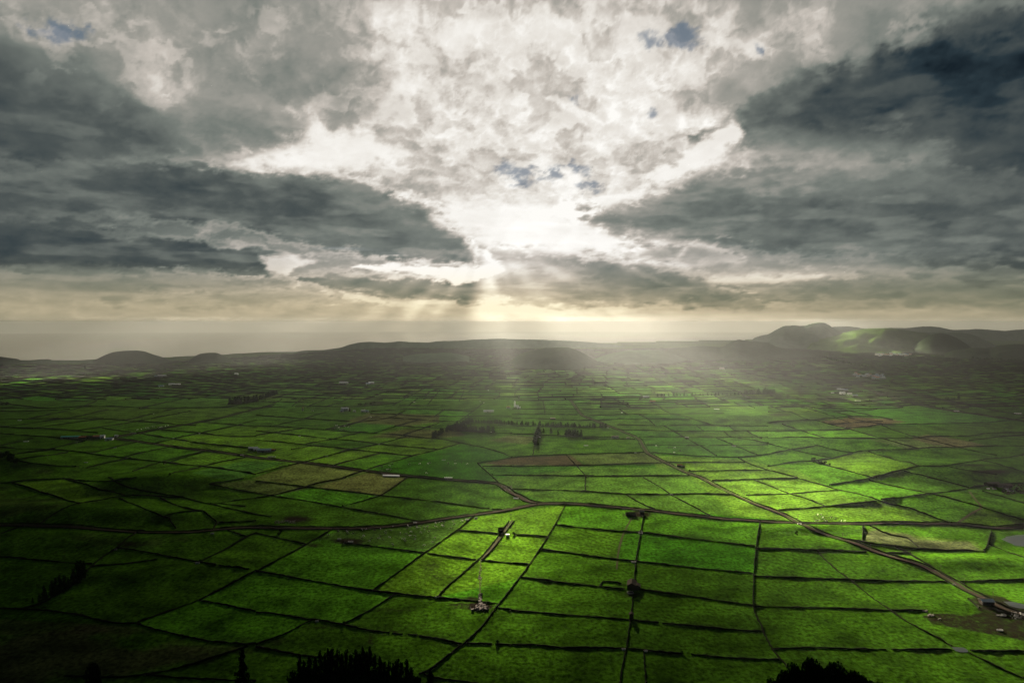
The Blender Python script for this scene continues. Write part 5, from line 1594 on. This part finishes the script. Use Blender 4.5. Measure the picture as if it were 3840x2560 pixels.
rubble('rubble_heap', scatter('B3', 1780, 1960, 60, 130, 70), 'dark stones and sheds clutter in the shaded farm at the right edge', .8, 2.2, M_DARK)

# ponds
def pond(tile, pts, label, mat=None):
    P = at(*np.array(tp(tile, pts)).T)
    c = P.mean(0)
    Q = resample(np.concatenate([P[:, :2], P[:1, :2]]), 3.0)[:-1]
    r_ = 1 + .10 * fbm(Q[:, 0] / 9, Q[:, 1] / 9, 3, 3)
    Q = c[:2] + (Q - c[:2]) * r_[:, None]
    z = terrain(Q[:, 0], Q[:, 1])
    V = [(c[0], c[1], float(terrain(c[0], c[1])) + .25)] + [(x, y, zz + .25) for (x, y), zz in zip(Q, z)]
    n = len(Q)
    o = mesh("pond", V, [(0, i + 1, (i + 1) % n + 1) for i in range(n)], mat or M_POND)
    tag(o, kind='structure', label=label)
pond('B3', [(1785, 470), (1810, 452), (1870, 440), (1960, 432), (2060, 440), (2080, 520), (1960, 530), (1900, 520), (1850, 500)], 'shallow grey pond in the pasture at the right edge')
pond('B3', [(1790, 945), (1850, 945), (1930, 960), (2000, 985), (1990, 1002), (1900, 995), (1840, 978)], 'dark pond behind the white roofed barn')
pond('B3', [(1402, 1296), (1500, 1296), (1545, 1338), (1440, 1330)], 'small grey puddle in the gap of the wall at lower right')

# ------------------------------------------------------------------ cattle
def cow_mesh(name, pose=0):
    pts = [(-.95, 0, 1.18), (-.45, 0, 1.2), (.25, 0, 1.15), (.8, 0, 1.2)]
    rad = [.34, .42, .44, .36]
    ed = [(0, 1), (1, 2), (2, 3)]
    if pose == 0: neck = [(1.2, 0, .95), (1.45, 0, .45), (1.62, 0, .18)]
    else: neck = [(1.2, 0, 1.5), (1.5, 0, 1.62), (1.85, 0, 1.5)]
    n = len(pts)
    for p, r_ in zip(neck, (.22, .17, .12)): pts.append(p); rad.append(r_)
    ed += [(3, n), (n, n + 1), (n + 1, n + 2)]
    for s in (-1, 1):
        n = len(pts); pts += [(.75, s * .24, .75), (.78, s * .24, .42), (.76, s * .24, .03)]; rad += [.15, .09, .07]; ed += [(3, n), (n, n + 1), (n + 1, n + 2)]
        n = len(pts); pts += [(-.80, s * .25, .8), (-.98, s * .25, .5), (-.92, s * .25, .03)]; rad += [.19, .10, .07]; ed += [(0, n), (n, n + 1), (n + 1, n + 2)]
        n = len(pts); pts += [(neck[1][0] - .08, s * .24, neck[1][2] + .14)]; rad += [.05]; ed += [(n - (4 + 6) + 0 if False else 5, n)]
    n = len(pts); pts += [(-1.2, 0, 1.15), (-1.27, 0, .6)]; rad += [.05, .04]; ed += [(0, n), (n, n + 1)]
    me = bpy.data.meshes.new(name); me.from_pydata(pts, ed, [])
    o = bpy.data.objects.new(name, me); COL.objects.link(o)
    sk = o.modifiers.new("s", 'SKIN')
    for v, r_ in zip(me.skin_vertices[0].data, rad): v.radius = (r_, r_ * (1 if r_ < .3 else 1.05))
    me.skin_vertices[0].data[1].use_root = True
    sb = o.modifiers.new("d", 'SUBSURF'); sb.levels = 1; sb.render_levels = 1
    dg = bpy.context.evaluated_depsgraph_get()
    m2 = bpy.data.meshes.new_from_object(o.evaluated_get(dg))
    o.modifiers.clear(); o.data = m2
    m2.polygons.foreach_set("use_smooth", np.ones(len(m2.polygons), bool))
    return o
def cow_mat(name, white):
    m = bpy.data.materials.new(name); m.use_nodes = True
    nt = m.node_tree; b = nt.nodes["Principled BSDF"]; b.inputs["Roughness"].default_value = .8
    tc = nt.nodes.new("ShaderNodeTexCoord"); nz = nt.nodes.new("ShaderNodeTexNoise"); nz.inputs["Scale"].default_value = 1.3
    rp = nt.nodes.new("ShaderNodeValToRGB"); rp.color_ramp.interpolation = 'CONSTANT'
    rp.color_ramp.elements[0].color = (.012, .011, .010, 1); rp.color_ramp.elements[1].color = (.62, .58, .52, 1); rp.color_ramp.elements[1].position = 1 - white
    nt.links.new(tc.outputs["Object"], nz.inputs["Vector"]); nt.links.new(nz.outputs[0], rp.inputs[0]); nt.links.new(rp.outputs[0], b.inputs["Base Color"])
    return m
COWM = [cow_mat("pied_coat_mostly_black", .44), cow_mat("pied_coat_mostly_white", .58), cow_mat("black_coat", .02)]
def make_cow(i):
    o = cow_mesh("cow", i % 2); o.data.materials.clear(); o.data.materials.append(COWM[i % 3]); return o
COW = Kit([lambda i=i: make_cow(i) for i in range(6)])
HERDS = [
    ('B1', 'cow', 'cow of the big herd grazing between the paved lane and the wall', "628,400 628,415 697,418 705,435 742,430 810,400 840,400 822,448 808,463 865,487 882,467 906,408 950,398 948,448 940,470 970,480 990,412 990,430 1022,463 1030,408 1045,378 1045,517 1103,428 1120,473 1137,475 1140,490 1147,435 1160,370 1155,395 1177,385 1183,418 1178,450 1212,450 1212,477 1228,372 1230,385 1248,390 1258,422 1282,523 1286,385 1290,402 1310,378 1322,415 1372,352 1375,380 1370,465 1348,497 1410,342 1420,368 1430,378 1437,345 1485,390 1507,340 1515,358 1575,335 550,445"),
    ('B3', 'cow', 'cow of the small dark herd on the sunlit field above the road junction', "380,287 405,287 418,310 430,327 450,337 378,332 392,332 485,307 520,320 560,337 585,337 365,334"),
    ('M1', 'cow', 'cow of the herd bunched in the tan pasture below the white farmhouse', "730,1118 745,1125 760,1115 780,1098 795,1105 810,1100 820,1105 848,1108 860,1110 880,1108 790,1130 805,1130 720,1125 770,1130"),
    ('M1', 'cow', 'cow scattered over the wide pasture above the paved lane fork', "1158,1475 1205,1500 1228,1500 1228,1465 1255,1450 1410,1447 1505,1445 1580,1445 1597,1435 1765,1440 1768,1452 1830,1445 1888,1435 1940,1447 1565,1532 1150,1508"),
    ('M2', 'cow', 'cow of the small group in the bright field right of the winding road', "1325,1280 1350,1290 1440,1297 1495,1297 1545,1320 1550,1330 1490,1342"),
    ('M0', 'cow', 'cow of the dark herd beside the straight lane on the left', "1262,1134 1300,1128 1320,1122 1340,1118 1362,1116 1380,1108 1400,1104 1420,1102 1450,1112 1470,1112 1485,1108 1500,1098 1520,1100 1545,1094"),
]
for tile, cat, lb, txt in HERDS:
    for k, p in enumerate(txt.split()):
        x, y = map(float, p.split(','))
        g = gp(tile, x, y)
        s = 1.15 if np.hypot(g[0], g[1]) < 1100 else 1.5
        COW.put(int(rng.integers(6)), (g[0], g[1], g[2]), rng.normal(0, .6) + (math.pi if rng.random() < .5 else 0), s, lb, cat, lb.replace('cow of the', 'cows of the').replace('cow scattered', 'cows scattered'))

# ------------------------------------------------------------------ poles along the road
M_POLE = simple_mat("weathered_pole", (.10, .085, .07), .9, .3, 2.0, .1)
def pole(h=8.5):
    o = empty('utility_pole', (0, 0, 0))
    k = 8
    V = [(r_ * math.cos(2 * math.pi * q / k), r_ * math.sin(2 * math.pi * q / k), z) for r_, z in ((.2, -.8), (.13, h)) for q in range(k)]
    mesh("post", V, [(q, (q + 1) % k, k + (q + 1) % k, k + q) for q in range(k)] + [tuple(range(k, 2 * k))], M_POLE, o)
    a = mesh("crossarm", *box(-.9, .9, -.22, -.14, h - .9, h - .75), M_POLE, o)
    for x in (-.8, 0, .8): mesh("insulator", *box(x - .06, x + .06, -.24, -.12, h - .74, h - .5), M_CONC, a)
    return o
POLE = Kit([pole])
PL = [('M2', 1438, 1420), ('M2', 1368, 1392), ('M2', 1590, 1490), ('M2', 1685, 1545), ('B2', 1602, 74), ('B2', 1685, 106), ('B2', 1772, 138), ('B2', 1863, 180), ('B3', 12, 232), ('B3', 110, 262), ('B3', 228, 322), ('B3', 380, 392), ('B3', 568, 474), ('B3', 783, 560), ('B3', 1060, 640), ('B3', 1320, 722), ('B3', 1500, 828), ('B3', 1718, 935)]
NTH = ['first', 'second', 'third', 'fourth', 'fifth', 'sixth', 'seventh', 'eighth', 'ninth', 'tenth', 'eleventh', 'twelfth', 'thirteenth', 'fourteenth', 'fifteenth', 'sixteenth', 'seventeenth', 'eighteenth']
for k, (tile, x, y) in enumerate(sorted(PL, key=lambda p: -tp(p[0], [(p[1], p[2])])[0][1])):
    POLE.put(0, tuple(gp(tile, x, y)), math.radians(35), 1.0, 'thin wooden utility pole beside the winding road, %s counting from the white roofed barn' % NTH[k], 'utility pole', 'utility poles along the winding road')
LM = [('M0', 440, 1408, 'on the shaded field above the left hummocks'), ('M0', 1855, 1310, 'beside the brown lane left of the barn pair'), ('M1', 868, 1045, 'right of the tan pasture herd'), ('M1', 560, 1110, 'left of the tan pasture herd'), ('B0', 1635, 480, 'below the narrow paved lane in the dark left fields')]
for tile, x, y, w_ in LM:
    POLE.put(0, tuple(gp(tile, x, y)), .4, 1.1, 'thin utility pole standing ' + w_, 'utility pole')

# ------------------------------------------------------------------ a label for every field wall: by its nearest landmark, its run and its rank there
LAND = [('the cow herd', 'B1', 1100, 430), ('the rubble heap', 'B1', 1715, 985), ('the dark stone hut', 'B1', 1870, 405), ('the black stone barn', 'B2', 915, 840), ('the dark ruined pen', 'B2', 905, 280),
        ('the paved lane fork', 'B2', 215, 197), ('the narrow stone hut', 'B2', 912, 1070), ('the road junction', 'B3', 240, 350), ('the flooded tan patch', 'B3', 1100, 500), ('the grey pond', 'B3', 1880, 480),
        ('the white roofed barn', 'B3', 1668, 955), ('the muddy yard', 'B3', 1500, 1090), ('the grey puddle', 'B3', 1470, 1318), ('the shaded right farm', 'B3', 1760, 75), ('the foreground conifer clump', 'B1', 700, 1420),
        ('the right foreground clump', 'B3', 350, 1440), ('the lone black spire', 'B0', 1848, 1420), ('the slanting conifer row', 'B0', 480, 830), ('the single round tree', 'B1', 178, 430), ('the left hummocks', 'B0', 900, 80),
        ('the lower left scrub', 'B0', 600, 1400), ('the left farm', 'M0', 850, 1210), ('the blue roofed shed', 'M1', 80, 1325), ('the double bale row', 'M1', 1240, 1550), ('the tan pasture herd', 'M1', 790, 1115),
        ('the white farmhouse', 'M1', 816, 950), ('the stone tower', 'M1', 430, 950), ('the left wood', 'M0', 2300, 880), ('the larger cone', 'M0', 1250, 760), ('the shelter belt', 'M1', 2000, 1120), ('the white silo', 'M2', 25, 910),
        ('the upright conifer clump', 'M2', 225, 1200), ('the scattered cows', 'M1', 1600, 1440), ('the brown field', 'M2', 300, 1410), ('the pinkish long shed', 'M2', 948, 1200), ('the road bend', 'M2', 1220, 1300),
        ('the hedge shed', 'M2', 1560, 1466), ('the grey roofed hut on the wall crossing', 'M2', 1605, 1210), ('the pale track barn', 'M2', 1232, 840), ('the right farm', 'M3', 700, 800), ('the orange tan fields', 'M3', 850, 1060),
        ('the second tan field', 'M3', 1700, 1240), ('the wall corner bushes', 'M3', 480, 1440), ('the lone tree by the bank', 'M3', 1755, 850), ('the dark lane', 'M3', 1900, 990), ('the far left hedge', 'M0', 300, 930)]
LQ = np.array([tp(t, [(x, y)])[0] for _, t, x, y in LAND])
keyed = {}
for o, Q, P, D in WALL_OBJS:
    c = Q.mean(0)
    d = np.hypot(LQ[:, 0] - c[0], (LQ[:, 1] - c[1]) * 2.2)
    j = int(d.argmin())
    e = P[-1] - P[0]
    across = abs(e[0]) > abs(e[1])
    dx, dy = c[0] - LQ[j, 0], c[1] - LQ[j, 1]
    where = ('right of' if dx > 0 else 'left of') if abs(dx) > abs(dy) * 1.3 else ('in front of' if dy > 0 else 'beyond')
    keyed.setdefault((j, across, where), []).append((d[j], o, float(np.hypot(*np.diff(P, axis=0).T).sum())))
for (j, across, where), lst in keyed.items():
    lst.sort(key=lambda t: t[0])
    for k, (_, o, ln) in enumerate(lst):
        size = 'short' if ln < 70 else 'long' if ln > 230 else 'dark'
        rank = '' if len(lst) == 1 else ('nearest ' if k == 0 else NTH[k] + ' nearest ')
        tag(o, '%s wall running %s, %s%s %s' % (size, 'across' if across else 'into the distance', rank, where, LAND[j][0]), 'stone wall', 'dry stone walls between the pastures')

# ------------------------------------------------------------------ haze
def build_haze():
    m = bpy.data.materials.new("air"); m.use_nodes = True
    nt = m.node_tree; N = nt.nodes
    N.remove(N["Principled BSDF"])
    v = N.new("ShaderNodeVolumePrincipled")
    v.inputs["Color"].default_value = (.87, .90, .90, 1)
    v.inputs["Density"].default_value = 1.3e-5
    v.inputs["Anisotropy"].default_value = .23
    nt.links.new(v.outputs[0], N["Material Output"].inputs["Volume"])
    a, z0, z1 = 61000.0, -860.0, EYE + 36
    V = [(x, y, z) for z in (z0, z1) for x, y in ((-a, -a), (a, -a), (a, a), (-a, a))]
    Fc = [(3, 2, 1, 0), (4, 5, 6, 7), (0, 1, 5, 4), (1, 2, 6, 5), (2, 3, 7, 6), (3, 0, 4, 7)]
    o = mesh("haze", V, Fc, m)
    tag(o, 'pale sunlit haze lying over the plain', 'haze', kind='stuff')
build_haze()
